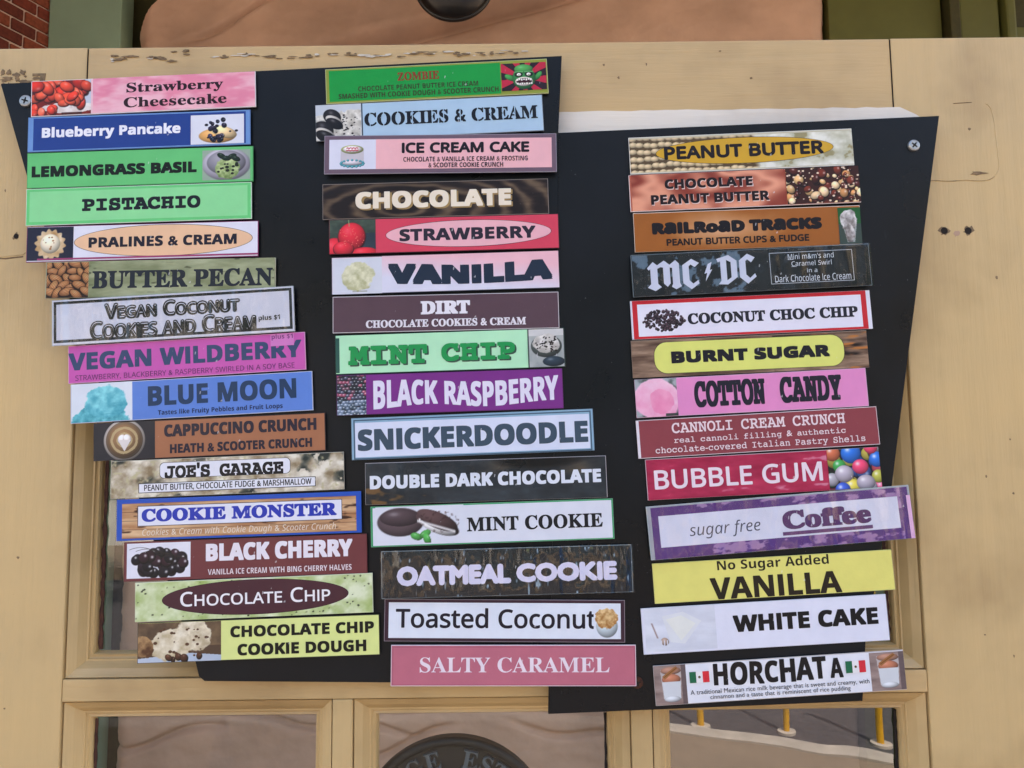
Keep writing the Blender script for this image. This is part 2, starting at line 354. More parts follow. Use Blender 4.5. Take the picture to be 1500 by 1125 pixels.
def p_cherries(X, Y, a):
    i = bg(X, '#e4e4ee'); scatter(i, X, Y, a, 60, ['#241c26', '#301c26', '#1c1a22'], .13, .17, 6, (.9, 1), (.05 * a, .95 * a, .2, .85), .8, ellipse=(.5 * a, .56, .42 * a, .3))
    for k in range(7):
        s = .2 + .1 * k; put(i, hx('#2c2a22'), (1 - np.abs(Y - (.12 + .05 * k + (X / a - s) ** 2 * 2.2)) / .012) * (np.abs(X / a - s) < .16))
    return i
def p_mintbg(X, Y, a):
    n = fbm(X, Y, 2.2, 2.6, 61, 5); i = duo('#9db464', '#e4ecc8', n * 2 - .45); dots(i, X, Y, 110, '#2c3420', .028, 9, (0, a, 0, 1)); put(i, hx('#efeee0'), (fbm(X, Y, 1.5, 2, 66, 3) - .62) * 8); return i
def p_doughscoops(X, Y, a):
    i = bg(X, '#584434'); n = fbm(X, Y, 3, 3, 5); put(i, duo('#3c2c24', '#8c7454', n), (Y < .6) * 1.); put(i, hx('#b8c4d4'), (Y > .78 + .2 * np.abs(X / a - .6)) * 1.)
    lumpy(i, X, Y, .66 * a, .36, .24 * a, .42, '#b8a888', '#f0e6cc', 23, 7); lumpy(i, X, Y, .4 * a, .58, .25 * a, .42, '#c0b08c', '#f2e8cf', 25, 6)
    dots(i, X, Y, 26, '#5a3c28', .045, 11, (.2 * a, .85 * a, .15, .9)); scatter(i, X, Y, a, 7, ['#4a2e20', '#5c3a28'], .07, .1, 12, (.7, 1), (.35 * a, .8 * a, .86, .96), .2); lumpy(i, X, Y, .06 * a, .6, .13 * a, .3, '#5a3c26', '#b08c60', 27, 7); return i
def p_ghoul(X, Y, a):
    th = np.arctan2(Y - .55, X - .5 * a); i = duo('#2a1620', '#c02440', (np.sin(th * 9 + .6) > 0) * 1.)
    cx = .5 * a
    blob(i, X, Y, cx - .5, .52, .2, .1, .5, hx('#3d8a44'), 0); blob(i, X, Y, cx + .5, .5, .2, .09, -.9, hx('#3d8a44'), 0)
    blob(i, X, Y, cx, .56, .42, .42, 0, hx('#2f7a3c'), .1); blob(i, X, Y, cx, .22, .34, .17, 0, hx('#4a9a4c'), .2)
    for s in (-1, 1):
        blob(i, X, Y, cx + s * .18, .42, .15, .1, 0, hx('#12261a'), 0); blob(i, X, Y, cx + s * .17, .42, .08, .055, 0, hx('#f0ecd8'), 0); dots(i, X, Y, 1, '#101010', .03, 3, (cx + s * .17 - .01, cx + s * .17 + .01, .41, .43))
        put(i, hx('#7cc47c'), (1 - np.abs(Y - (.32 + s * .0 + .25 * (X - cx - s * .17) ** 2)) / .025) * (np.abs(X - cx - s * .18) < .16))
    blob(i, X, Y, cx, .68, .32, .17, 0, hx('#e6dcd0'), 0, .1); blob(i, X, Y, cx, .67, .28, .12, 0, hx('#38101c'), 0, .1)
    for k in range(7):
        x = cx - .24 + k * .08; put(i, hx('#f2eee4'), (np.abs(X - x) < .03) * (Y > .575) * (Y < .65 - .03 * (k % 2))); put(i, hx('#f2eee4'), (np.abs(X - x - .02) < .028) * (Y < .79) * (Y > .72 + .02 * (k % 2)))
    return i
def p_oreo(X, Y, a):
    n = fbm(X, Y, 6, 6, 71, 4); i = duo('#8c8c84', '#e6e4da', n * 1.8 - .3); put(i, hx('#c8d0d8'), (Y < .3 - .1 * X) * 1.); lumpy(i, X, Y, .8 * a, .65, .5 * a, .5, '#a8a498', '#efece2', 75, 9)
    dots(i, X, Y, 40, '#2c2a28', .03, 15, (.4 * a, a, .3, 1))
    for (x, y, r) in ((.36, .34, .26), (.16, .7, .3)):
        blob(i, X, Y, x * a, y, r, r * .8, .5, hx('#1a181a'), .25); blob(i, X, Y, x * a + .05, y + .12, r, r * .5, .5, hx('#b0aca4'), .0); blob(i, X, Y, x * a + .06, y + .2, r, r * .55, .5, hx('#141214'), .3)
    return i
def p_cake(X, Y, a):
    i = bg(X, '#dfe0ee'); cx = .5 * a; blob(i, X, Y, cx, .82, .42, .14, 0, hx('#5aa0a8'), 0)
    put(i, hx('#ccc6cc'), (np.abs(X - cx) < .4) * (Y > .34) * (Y < .8)); blob(i, X, Y, cx, .78, .4, .1, 0, hx('#ccc6cc'), 0); blob(i, X, Y, cx, .32, .4, .16, 0, hx('#a8b070'), 0); blob(i, X, Y, cx, .31, .33, .115, 0, hx('#f0e4e2'), 0)
    put(i, hx('#c8485c'), (np.abs(Y - .27 - .01 * np.sin(X * 60)) < .022) * (np.abs(X - cx) < .2)); put(i, hx('#c8485c'), (np.abs(Y - .35 - .012 * np.sin(X * 55)) < .022) * (np.abs(X - cx) < .22))
    rg = np.random.RandomState(3)
    for k in range(16): t = k / 16 * 6.28; blob(i, X, Y, cx + .39 * math.cos(t), .82 + .12 * math.sin(t), .05, .04, 0, hx('#4c98a4'), .2)
    return i
def p_chocswirl(X, Y, a):
    n = fbm(X, Y, .9, 1.6, 81, 3); r = np.hypot((X - .36 * a) / 3.2, Y - .75) + n * .25; w = np.sin(r * 26) * .5 + .5; w2 = fbm(X, Y, 1.0, 7, 85, 4)
    return duo('#1c1210', '#8a7458', (w ** 2) * .62 + w2 * .6 - .32)
def p_strawphoto(X, Y, a):
    i = duo('#26302c', '#5c6e5c', fbm(X, Y, 3, 4, 5)); put(i, hx('#2c3848'), (X > .6 * a) * (Y > .4) * .8)
    for (x, y, rx, ry) in ((.10, .88, .34, .36), (.48, .5, .40, .42), (.76, 1.02, .42, .2), (.3, .85, .3, .22)): blob(i, X, Y, x * a, y + .02, rx * 1.06, ry * 1.06, 0, hx('#5c1c28'), 0); blob(i, X, Y, x * a, y, rx, ry, 0, hx('#d02c3c'), .15)
    dots(i, X, Y, 60, '#f07868', .014, 3, (.2 * a, .75 * a, .25, .8)); put(i, hx('#8fb47c'), (1 - np.abs(X - .42 * a - .1 * (Y - .1)) / .02) * (Y < .2)); return i
def p_vanillascoop(X, Y, a):
    i = bg(X, '#d6dae4'); lumpy(i, X, Y, .52 * a, .52, .34 * a, .4, '#b8b88c', '#eceacb', 91, 7); put(i, hx('#6c6c4c'), (1 - np.abs(Y - .93) / .03) * (np.abs(X - .55 * a) < .2) * .5); return i
def p_pinkwhite(X, Y, a): return duo('#f0bcc6', '#dcdcec', (Y * 1.3 - X / a * .75 + .25))
def p_chipbowl(X, Y, a):
    i = duo('#8c9494', '#c8ccc8', fbm(X, Y, 3, 3, 5)); put(i, hx('#e0dedc'), (Y < .18) * .7); blob(i, X, Y, .5 * a, .45, .42, .31, 0, hx('#4c5450'), .1); lumpy(i, X, Y, .5 * a, .38, .36, .25, '#b0aca4', '#f0eee8', 95, 9); dots(i, X, Y, 40, '#2c2622', .032, 7, (.2 * a, .8 * a, .2, .6))
    blob(i, X, Y, .7 * a, .86, .3, .14, 0, hx('#2a3844'), .3); return i
def p_raspberries(X, Y, a):
    i = bg(X, '#2a2630'); rg = np.random.RandomState(6)
    for r in range(13):
        for k in range(9):
            y = r / 12 + rg.uniform(-.02, .02); x = (k + .5 * (r % 2)) / 8 * a; c = ['#4c5064', '#343844', '#6c4858', '#9a4c64', '#283038'][rg.randint(5)] if r < 8 else ['#5a6c80', '#40505c', '#7c8ca0'][rg.randint(3)]
            blob(i, X, Y, x, y, .06 + .02 * y, .04 + .01 * y, 0, hx(c), .9)
    return i
def p_darkchoc(X, Y, a):
    n = fbm(X, Y, 1.3, 3, 101, 4); i = duo('#1c2024', '#454e54', n * 1.3 - .25); put(i, hx('#6c5030'), (1 - ((X - .72 * a) / (.3 * a)) ** 2 - ((Y - .2) / .3) ** 2) * (n - .3) * 1.6); put(i, hx('#0c0a0a'), (1 - ((X - .72 * a) / (.2 * a)) ** 2 - ((Y - .05) / .22) ** 2) * 1.4); return i
def p_mintcookie(X, Y, a):
    i = bg(X, '#dde0ea'); blob(i, X, Y, .28 * a, .42, .27 * a, .40, .0, hx('#5c4c50'), .35); blob(i, X, Y, .28 * a, .3, .24 * a, .24, .0, hx('#4a3c40'), .3)
    for (c, dy, s) in (('#4c3a3c', .0, 1.), ('#e8e6e4', .05, .86), ('#503c3c', -.1, .94)): blob(i, X, Y, .7 * a, .5 + dy, .27 * a * s, .24 * s, .42, hx(c), .0)
    put(i, hx('#3c2a2a'), (fbm(X, Y, 12, 12, 5, 2) - .6) * 3 * (X > .5 * a) * (np.hypot((X - .7 * a) / (.25 * a), (Y - .45) / .3) < 1)); put(i, hx('#ecebea'), (1 - np.abs(Y - (.42 + .75 * (X / a - .5))) / .06) * (X > .47 * a) * (X < .9 * a))
    for (x, y, t) in ((.46, .82, .3), (.56, .76, -.5), (.58, .9, 1.2)): blob(i, X, Y, x * a, y, .17, .1, t, hx('#4c9a48'), .3)
    return i
def p_crinkle(X, Y, a):  # not print: glints of the crinkled laminate painted as pale streaks on black
    n = fbm(X, Y, 6, 2.2, 111, 4); c = fbm(X, Y, 1.6, .5, 117, 3); i = bg(X, '#090c11'); put(i, hx('#6a6c48'), (n - .68) * 8 * (c > .52)); put(i, hx('#9ab0c0'), (fbm(X, Y, 14, 5, 119, 2) - .74) * 8); return i
def p_coconutbowl(X, Y, a):
    i = bg(X, '#e2e8f2'); blob(i, X, Y, .5 * a, .62, .42 * a, .36, 0, hx('#c4d0d4'), .2); lumpy(i, X, Y, .48 * a, .38, .44 * a, .32, '#a8743c', '#e8c890', 121, 12); return i
def p_peanuts(X, Y, a):
    i = bg(X, '#5a4830'); rg = np.random.RandomState(2)
    for r in range(6):
        for k in range(12):
            x = k * .42 + (.2 if r % 2 else 0); y = r * .2 + rg.uniform(-.03, .03)
            blob(i, X, Y, x - .09, y, .13, .085, 0, hx('#c8b48c'), .2); blob(i, X, Y, x + .09, y + .01, .13, .08, 0, hx('#cbb68e'), .2)
    n = fbm(X, Y, 2.2, 3, 131, 4); put(i, duo('#a8a888', '#ecece0', n * 2 - .5), (X - (.55 * a + .3 * (fbm(X, Y, 1, 4, 3) - .5))) * 6); put(i, hx('#8c7c4c'), (n < .36) * (X > .55 * a) * .5)
    return i
def p_copper(X, Y, a):
    n = fbm(X, Y, .7, 1.2, 141, 3); r = np.hypot((X - .5 * a) / 2.4, Y - .5); w = np.sin(n * 13 + r * 9); return duo('#8c3a2a', '#e8a080', w * .5 + .5)
def p_chocnuts(X, Y, a):
    i = bg(X, '#3a1812'); scatter(i, X, Y, a, 90, ['#3c1810', '#5c2418', '#4c1c14', '#e0b478', '#c89058', '#702c1c', '#f0d0a0'], .05, .15, 8, (.5, 1), hi=.6); dots(i, X, Y, 50, '#f4dcc0', .03, 5, (0, a, 0, 1)); return i
def p_orangeglow(X, Y, a):
    r = np.hypot((X / a - .45) * 1.8, (Y - .45) * 1.1) + fbm(X, Y, 1, 1.5, 3) * .35; return duo('#e4b48c', '#a05e22', r * 1.5 - .15)
def p_sundae(X, Y, a):
    i = bg(X, '#1f5c2a'); put(i, hx('#3c4c44'), (Y > .45) * 1.); poly(i, X, Y, [(.12 * a, .3), (.85 * a, .3), (.68 * a, .95), (.36 * a, .95)], '#98a09c'); lumpy(i, X, Y, .45 * a, .35, .4 * a, .3, '#6c6460', '#f4f2f0', 151, 8); lumpy(i, X, Y, .5 * a, .7, .22 * a, .25, '#5c5450', '#dcd8d4', 155, 8); return i
def p_flakes(X, Y, a):
    n = fbm(X, Y, 4, 4, 161, 5); m = fbm(X, Y, .5, 1, 167, 2); i = bg(X, '#0c0e12'); put(i, duo('#3c5468', '#6a7c8c', n), (n - .55) * 14 * (X < a * (.40 + .3 * (m - .5)))); put(i, hx('#1c242c'), (n - .66) * 8 * (X > .5 * a)); return i
def p_chips(X, Y, a):
    i = bg(X, '#e6e4f0'); scatter(i, X, Y, a, 330, ['#3c2c34', '#4c3840', '#2c2228'], .045, .065, 3, (.6, .9), (0, a, 0, 1), .15, ellipse=(.5 * a, .5, .42 * a, .4)); scatter(i, X, Y, a, 26, ['#4c3840'], .04, .06, 4, (.6, .9), (.03 * a, .97 * a, .08, .95), .1, ellipse=(.5 * a, .5, .5 * a, .5)); return i
def p_darkwood(X, Y, a):
    n = fbm(X, Y, 1.2, 9, 171, 5); i = duo('#4a3428', '#a88c74', n * 1.7 - .35); put(i, hx('#1c1210'), (fbm(X, Y, .8, 4, 177, 3) - .58) * 6 * (X > .6 * a)); put(i, hx('#c07838'), (fbm(X, Y, 1.5, 9, 179, 3) - .66) * 8 * (X > .75 * a)); return i
def p_candyfloss(X, Y, a):
    i = bg(X, '#a8b0b4'); put(i, hx('#56605c'), (fbm(X, Y, 3, 3, 181) - .5) * 5); lumpy(i, X, Y, .5 * a, .55, .58 * a, .56, '#ee9cc0', '#fbd4e4', 185, 3); lumpy(i, X, Y, .62 * a, .6, .3 * a, .34, '#ee8cb4', '#f4a4c4', 187, 5); put(i, hx('#3c4440'), (Y > .93) * (X > .7 * a)); return i
def p_crimson(X, Y, a):
    n = fbm(X, Y, 2, 6, 191, 4); i = duo('#9a1c40', '#c03458', n * 1.5 - .25); put(i, hx('#d07c94'), (n - .68) * 10 * ((Y < .25) | (Y > .8))); return i
def p_gumballs(X, Y, a):
    i = bg(X, '#1c2220'); scatter(i, X, Y, a, 26, ['#34508c', '#98404c', '#4c7c50', '#8c888c', '#a89c48'], .16, .2, 4, (.95, 1), hi=.5); cs = ['#2a6cc8', '#e8486c', '#3c9a4c', '#a8a4ac', '#e4507c', '#b0b04c', '#2a6cc8', '#b0a8b0', '#d8c850', '#c06848', '#3a5ac0']
    for k, (x, y, r) in enumerate([(.95, .3, .2), (.85, -.02, .18), (.22, .42, .17), (.06, .75, .17), (1.0, 1.0, .2), (.95, .72, .17), (.46, .12, .26), (.72, 1.0, .26), (.45, .95, .2), (.1, .1, .2), (.25, 1.02, .2)]): blob(i, X, Y, x * a, y, r, r, 0, hx(cs[k]), .8)
    blob(i, X, Y, .62 * a, .46, .21, .19, 0, hx('#e04870'), .8); blob(i, X, Y, .3 * a, .62, .24, .22, 0, hx('#b0a8b4'), .8); blob(i, X, Y, .7 * a, .86, .24, .2, 0, hx('#a8a0ac'), .8); return i
def p_purplelam(X, Y, a):
    n = fbm(X, Y, 4, 9, 201, 4); i = bg(X, '#5c2f78'); put(i, hx('#a67cac'), (n - .50) * 12 * (X > .18 * a) * (X < .97 * a)); return i
def p_whitecake(X, Y, a):
    n = fbm(X, Y, 1, 4, 211); i = duo('#c8ccd8', '#e2e6f0', n * 1.5 - .2); poly(i, X, Y, [(.25 * a, .2), (.55 * a, .12), (.8 * a, .35), (.55 * a, .85), (.35 * a, .8)], '#dfe2e6'); poly(i, X, Y, [(.3 * a, .28), (.52 * a, .2), (.72 * a, .4), (.5 * a, .78)], '#e6e8e2')
    put(i, hx('#8c7470'), (1 - np.abs((X - .1 * a) - (Y - .35) * .35) / .03) * (Y > .35) * (Y < .7)); blob(i, X, Y, .3 * a * .9, .78, .1, .09, .5, hx('#a89080'), .2); put(i, hx('#d8dae4'), (np.sin(X * 90) > .6) * (Y > .75) * (Y < .87) * (X > .2 * a) * (X < .34 * a)); return i
def p_drink(X, Y, a):
    i = duo('#705c58', '#b8a49c', fbm(X, Y, 1.5, 7, 221)); put(i, hx('#4c4044'), (X > .85 * a) * .6); poly(i, X, Y, [(.2 * a, .1), (.85 * a, .1), (.8 * a, .85), (.26 * a, .85)], '#bcb4b2'); blob(i, X, Y, .53 * a, .14, .33 * a, .1, 0, hx('#a87c68'), .1); blob(i, X, Y, .53 * a, .36, .3 * a, .14, 0, hx('#b47458'), .15)
    poly(i, X, Y, [(.24 * a, .42), (.82 * a, .42), (.79 * a, .86), (.28 * a, .86)], '#d4d8dc'); blob(i, X, Y, .53 * a, .86, .26 * a, .08, 0, hx('#c8ccd0'), .1)
    poly(i, X, Y, [(.25 * a, .28), (.7 * a, .03), (.76 * a, .09), (.33 * a, .36)], '#a06c3c'); put(i, hx('#5c3420'), (1 - np.abs((Y - .2) + (X / a - .5) * .56) / .015) * (X > .3 * a) * (X < .72 * a)); return i
PAINT = {k[2:]: v for k, v in list(globals().items()) if k.startswith('p_')}

STRIPS = [
 (-271.06, 1970.03, 166.29, 27.54, 2.1, 0, '#f0c4cc', '#efe9e9', 'satin', 'pink marbled sign reading Strawberry Cheesecake, topmost in the left column', [('p', (-82.58, -38.83, -13.34, 13.34), 'strawberries'), ('p', (-37.37, 82.65, -13.02, 13.62), 'pinkmarble'), ('t', (-12.56, 59.18, -0.41, 9.24), 'Strawberry', 'R', '#2a0c12', 0.03), ('t', (-14.53, 61.63, -10.04, -2.11), 'Cheesecake', 'R', '#2a0c12', 0.03)]),
 (-273.13, 1941.59, 164.06, 26.77, 1.54, 0, '#6d96cf', '#5f7fb0', 'satin', 'blue sign reading Blueberry Pancake beside a white pancake photo', [('r', (-77.95, 78.63, -12.25, 12.19), '#1f3f8c'), ('t', (-71.66, 30.51, -5.09, 5.28), 'Blueberry Pancake', 'S', '#f2f2fa', 0.05), ('p', (38.1, 77.34, -12.14, 10.29), 'pancake')]),
 (-271.73, 1914.05, 166.51, 26.64, 1.17, 0, '#68c878', '#4f9f5e', 'satin', 'green sign reading Lemongrass Basil beside a bowl of green ice cream', [('t', (-79.86, 41.78, -5.34, 3.29), 'LEMONGRASS BASIL', 'S', '#07130c', 0.08), ('p', (45.96, 81.16, -11.65, 10.92), 'greenbowl')]),
 (-271.62, 1886.25, 165.26, 27.53, 1.17, 0, '#6bd27e', '#d8ecd8', 'satin', 'light green sign reading Pistachio with no picture', [('r', (-80.02, 79.68, -11.15, 11.54), '#8fe09a'), ('t', (-41.62, 45.27, -4.5, 5.21), 'PISTACHIO', 'M', '#0c1420', 0.12)]),
 (-268.22, 1858.15, 169.02, 26.48, 0.91, 0, '#e6e6f2', '#8a3a6a', 'satin', 'white sign reading Pralines & Cream inside a peach oval', [('p', (-84.03, -50.26, -12.19, 12.57), 'praline'), ('e', (-49.82, 80.51, -11.23, 12.4), '#f0c49c', '#2a2a30'), ('t', (-39.13, 68.88, -3.74, 4.08), 'PRALINES & CREAM', 'S', '#1c1a2c', 0.05), ('r', (-76.23, 84.21, -12.04, -10.75), '#a0416f')]),
 (-253.93, 1830.93, 166.51, 26.88, 0.53, 0, '#8c9470', '#a8a890', 'satin', 'weathered green sign reading Butter Pecan beside a photo of pecans', [('p', (-51.88, 82.31, -13.29, 13.29), 'butterbg'), ('p', (-82.46, -52.17, -13.29, 12.83), 'pecans'), ('t', (-49.5, 81.36, -7.35, 6.21), 'BUTTER PECAN', 'R', '#1d2530', 0.06)]),
 (-243.18, 1802.63, 173.99, 33.26, 2.91, 1, '#d9d7e4', '#b8bcc4', 'lam', 'white laminated sign with black frame reading Vegan Coconut Cookies and Cream', [('f', (-85.89, 85.62, -14.82, 15.29), '#15151a', 2.0), ('n', (-49.68, 48.35, -0.16, 12.29), 'Vegan Coconut', 'S', '#101014', 0.11), ('n', (-59.91, 59.74, -14.2, -0.21), 'Cookies and Cream', 'S', '#101014', 0.11), ('t', (61.37, 76.78, -8.35, -3.58), 'plus $1', 'S', '#101014', 0.02)]),
 (-233.3, 1772.34, 170.48, 27.34, 2.83, 0, '#cc5bb0', '#d9a3c8', 'satin', 'magenta sign reading Vegan Wildberry with a taped plus one dollar note', [('t', (-85.07, 82.54, -4.51, 8.48), 'VEGAN WILDBERRY', 'S', '#34486c', 0.05), ('t', (-80.16, 77.09, -12.4, -7.99), 'STRAWBERRY, BLACKBERRY & RASPBERRY SWIRLED IN A SOY BASE', 'L', '#5a2a5c', 0), ('r', (60.48, 77.32, 4.53, 13.52), '#d67fc2'), ('t', (61.32, 76.59, 8.66, 13.11), 'plus $1', 'S', '#7a3a78', 0)]),
 (-229.2, 1743.81, 173.06, 28.23, 2.6, 0, '#5e86d4', '#c8cede', 'satin', 'blue sign reading Blue Moon beside a scoop of turquoise ice cream', [('p', (-85.99, -42.41, -13.6, 13.96), 'bluescoop'), ('t', (-31.28, 74.92, -4.73, 9.88), 'BLUE MOON', 'S', '#1c3a5c', 0.04), ('t', (-24.12, 64.85, -12.32, -7.79), 'Tastes like Fruity Pebbles and Fruit Loops', 'S', '#14264a', 0)]),
 (-215.7, 1715.4, 164.91, 26.91, 2.04, 0, '#a86f4e', '#4a3a38', 'satin', 'brown sign reading Cappuccino Crunch beside a latte with a foam heart', [('p', (-82.15, -38.62, -13.31, 13.31), 'latte'), ('t', (-32.2, 76.35, 1.35, 10.23), 'CAPPUCCINO CRUNCH', 'S', '#2a2433', 0.06), ('t', (-28.08, 72.93, -10.47, -3.8), 'HEATH & SCOOTER CRUNCH', 'S', '#2a2433', 0.05)]),
 (-202.33, 1688.14, 165.08, 26.49, 1.68, 0, '#c8c2b0', '#c0bcae', 'satin', "cream coloured photographic sign reading Joe's Garage in western lettering", [('p', (-82.25, 82.39, -12.96, 12.91), 'creambg'), ('o', (-48.04, 44.64, -0.44, 10.82), '#e9eaf2', '#202024', 3), ('t', (-44.48, 39.67, -0.72, 10.07), "JOE'S GARAGE", 'M', '#16161c', 0.1), ('r', (-62.88, 62.42, -10.19, -3.27), '#202024'), ('r', (-62.41, 61.96, -9.73, -3.73), '#e9eaf2'), ('t', (-58.85, 59.48, -9.29, -4.37), 'PEANUT BUTTER, CHOCOLATE FUDGE & MARSHMALLOW', 'L', '#16161c', 0.03)]),
 (-193.53, 1659.43, 172.62, 28.88, 1.37, 0, '#2553b8', '#2b5abb', 'satin', 'wood grain sign in a thick blue frame with blue serif lettering', [('p', (-82.46, 82.73, -13.01, 11.38), 'wood'), ('r', (-71.55, 72.92, -4.82, 9.52), '#2a2a38'), ('r', (-71.09, 72.45, -4.36, 9.06), '#e6e8f4'), ('t', (-68.63, 69.07, -1.91, 7.4), 'COOKIE MONSTER', 'R', '#2a3bb0', 0.1), ('t', (-68.06, 68.42, -12.71, -6.63), 'Cookies & Cream with Cookie Dough & Scooter Crunch', 'J', '#e9dcc8', 0)]),
 (-188.39, 1630.5, 170.59, 27.21, 1.38, 0, '#733a3c', '#6a3436', 'satin', 'dark maroon sign reading Black Cherry beside a photo of cherries', [('p', (-83.22, -38.6, -11.66, 12.5), 'cherries'), ('t', (-27.87, 75.29, -1.69, 10.71), 'BLACK CHERRY', 'S', '#ece6ee', 0.07), ('t', (-26.33, 74.3, -10.9, -6.98), 'VANILLA ICE CREAM WITH BING CHERRY HALVES', 'S', '#e6d8dc', 0)]),
 (-181.85, 1603.11, 166.06, 26.93, 1.68, 0, '#c9d7a0', '#d8dfc0', 'satin', 'speckled pale green sign reading Chocolate Chip in a dark brown oval', [('p', (-82.7, 82.62, -13.32, 12.93), 'mintbg'), ('e', (-64.24, 66.14, -11.5, 12.59), '#4a2630', '#2c161c'), ('c', (-51.42, 53.32, -4.34, 5.83), 'Chocolate Chip', 'L', '#f2f0f2', 0.02)]),
 (-178.23, 1574.86, 168.48, 27.56, 1.42, 0, '#dfe892', '#3a3a30', 'satin', 'yellow sign reading Chocolate Chip Cookie Dough beside scoops on a plate', [('p', (-83.87, -26.01, -13.43, 13.23), 'doughscoops'), ('t', (-19.61, 80.47, 1.54, 9.4), 'CHOCOLATE CHIP', 'S', '#12140c', 0.05), ('t', (-14.64, 74.91, -10.88, -2.9), 'COOKIE DOUGH', 'S', '#12140c', 0.05)]),
 (-53.25, 1977.11, 164.96, 26.72, 2.34, 0, '#8f9a3a', '#c0c48a', 'satin', 'bright green sign with olive border reading Zombie beside a red rayed picture', [('r', (-79.93, 47.41, -11.93, 11.93), '#109a3c'), ('t', (-29.12, 1.89, 1.71, 8.23), 'ZOMBIE', 'R', '#8a3a18', 0.05), ('t', (-58.45, 30.58, -4.95, -1.08), 'CHOCOLATE PEANUT BUTTER ICE CREAM', 'S', '#33401c', 0), ('t', (-73.05, 45.51, -10.23, -6.21), 'SMASHED WITH COOKIE DOUGH & SCOOTER CRUNCH', 'S', '#33401c', 0), ('p', (48.06, 81.45, -10.32, 10.77), 'ghoul')]),
 (-58.79, 1949.15, 168.22, 27.72, 2.2, 0, '#aecbe0', '#98a4b0', 'satin', 'pale blue sign reading Cookies & Cream in black stencil letters', [('p', (-83.96, -50.41, -13.66, 13.67), 'oreo'), ('r', (-50.2, -49.31, -11.17, 13.71), '#3a4350'), ('t', (-48.13, 80.18, -4.36, 6.09), 'COOKIES & CREAM', 'R', '#0d0f18', 0.05, 'stencil')]),
 (-50.56, 1920.65, 170.36, 29.08, -0.09, 1, '#6e5a68', '#9a94a0', 'satin', 'pink and white sign with mauve border reading Ice Cream Cake', [('r', (-81.51, -47.26, -11.07, 11.39), '#dfe0ee'), ('r', (-47.26, 81.63, -11.15, 11.46), '#f2b8bd'), ('p', (-76.36, -52.84, -10.61, 10.63), 'cake'), ('t', (-28.31, 65.23, 0.5, 8.71), 'ICE CREAM CAKE', 'L', '#170c18', 0.07), ('t', (-27.11, 63.95, -5.87, -2.23), 'CHOCOLATE & VANILLA ICE CREAM & FROSTING', 'S', '#170c18', 0), ('t', (-8.75, 46.0, -10.41, -6.78), '& SCOOTER COOKIE CRUNCH', 'S', '#170c18', 0)]),
 (-54.43, 1887.46, 165.55, 26.62, 0.92, 0, '#3a2c24', '#8a8078', 'satin', 'dark swirled brown sign reading Chocolate in raised cream letters', [('p', (-82.35, 82.3, -12.91, 12.7), 'chocswirl'), ('t', (-57.56, 56.6, -7.34, 6.07), 'CHOCOLATE', 'S', '#a08452', 0.09), ('t', (-58.72, 55.45, -6.26, 6.85), 'CHOCOLATE', 'S', '#efe3cc', 0.07)]),
 (-48.37, 1861.05, 167.63, 25.76, 0.94, 0, '#d8445c', '#5a2a34', 'satin', 'red sign reading Strawberry in a pale pink oval beside a strawberry photo', [('p', (-83.31, -49.71, -12.5, 12.59), 'strawphoto'), ('e', (-42.53, 78.46, -9.96, 10.21), '#eeb4bd', '#4a1a28'), ('t', (-32.45, 66.91, -4.72, 4.54), 'STRAWBERRY', 'S', '#2a2433', 0.05)]),
 (-47.45, 1832.46, 165.42, 27.57, 1.08, 0, '#e8c8d2', '#3a4450', 'satin', 'pale pink sign reading Vanilla in heavy arched navy letters', [('p', (-82.05, -46.0, -13.63, 12.89), 'vanillascoop'), ('p', (-45.96, 82.34, -13.29, 13.63), 'pinkwhite'), ('t', (-41.76, 77.94, -8.86, 8.01), 'VANILLA', 'S', '#1d2c40', 0.12, 'dip')]),
 (-47.2, 1803.18, 163.3, 26.6, 0.7, 0, '#5a434c', '#d8d4d8', 'satin', 'plain dark brown sign with thin white border reading Dirt', [('t', (-18.27, 17.65, -1.16, 8.67), 'DIRT', 'R', '#eceaf0', 0.12), ('t', (-57.73, 57.77, -10.25, -4.54), 'CHOCOLATE COOKIES & CREAM', 'R', '#e6e2e8', 0.06)]),
 (-44.22, 1775.03, 165.09, 28.46, 1.3, 0, '#b7eec2', '#26493c', 'satin', 'mint green sign reading Mint Chip in shadowed green letters beside a bowl photo', [('r', (-82.12, -79.53, -13.21, 12.04), '#2c5a50'), ('t', (-72.21, -15.18, -9.14, 4.79), 'MINT', 'M', '#3a5648', 0.11), ('t', (-5.36, 47.94, -8.47, 4.74), 'CHIP', 'M', '#3a5648', 0.11), ('t', (-73.49, -16.31, -8.08, 5.85), 'MINT', 'M', '#1f9a50', 0.11), ('t', (-6.49, 46.82, -7.41, 5.8), 'CHIP', 'M', '#1f9a50', 0.11), ('r', (55.94, 82.32, -14.01, 13.88), '#3c4444'), ('p', (56.81, 81.74, -13.73, 13.58), 'chipbowl')]),
 (-44.49, 1745.6, 161.97, 28.89, 1.18, 0, '#7c2f86', '#5a2a62', 'satin', 'purple sign reading Black Raspberry in wavy white letters', [('p', (-80.56, -59.78, -14.29, 13.96), 'raspberries'), ('t', (-54.76, 77.86, -11.39, 10.18), 'BLACK RASPBERRY', 'S', '#e4dff0', 0.05, 'wave')]),
 (-28.46, 1715.08, 172.54, 29.76, 1.65, 0, '#8fb4cc', '#7c98ac', 'satin', 'white sign in a pale blue frame reading Snickerdoodle', [('f', (-84.69, 84.78, -14.73, 13.64), '#4a6478', 1.0), ('r', (-83.55, 83.35, -13.11, 11.36), '#d9e0f2'), ('t', (-81.84, 82.2, -8.87, 6.78), 'SNICKERDOODLE', 'S', '#3d5060', 0.06)]),
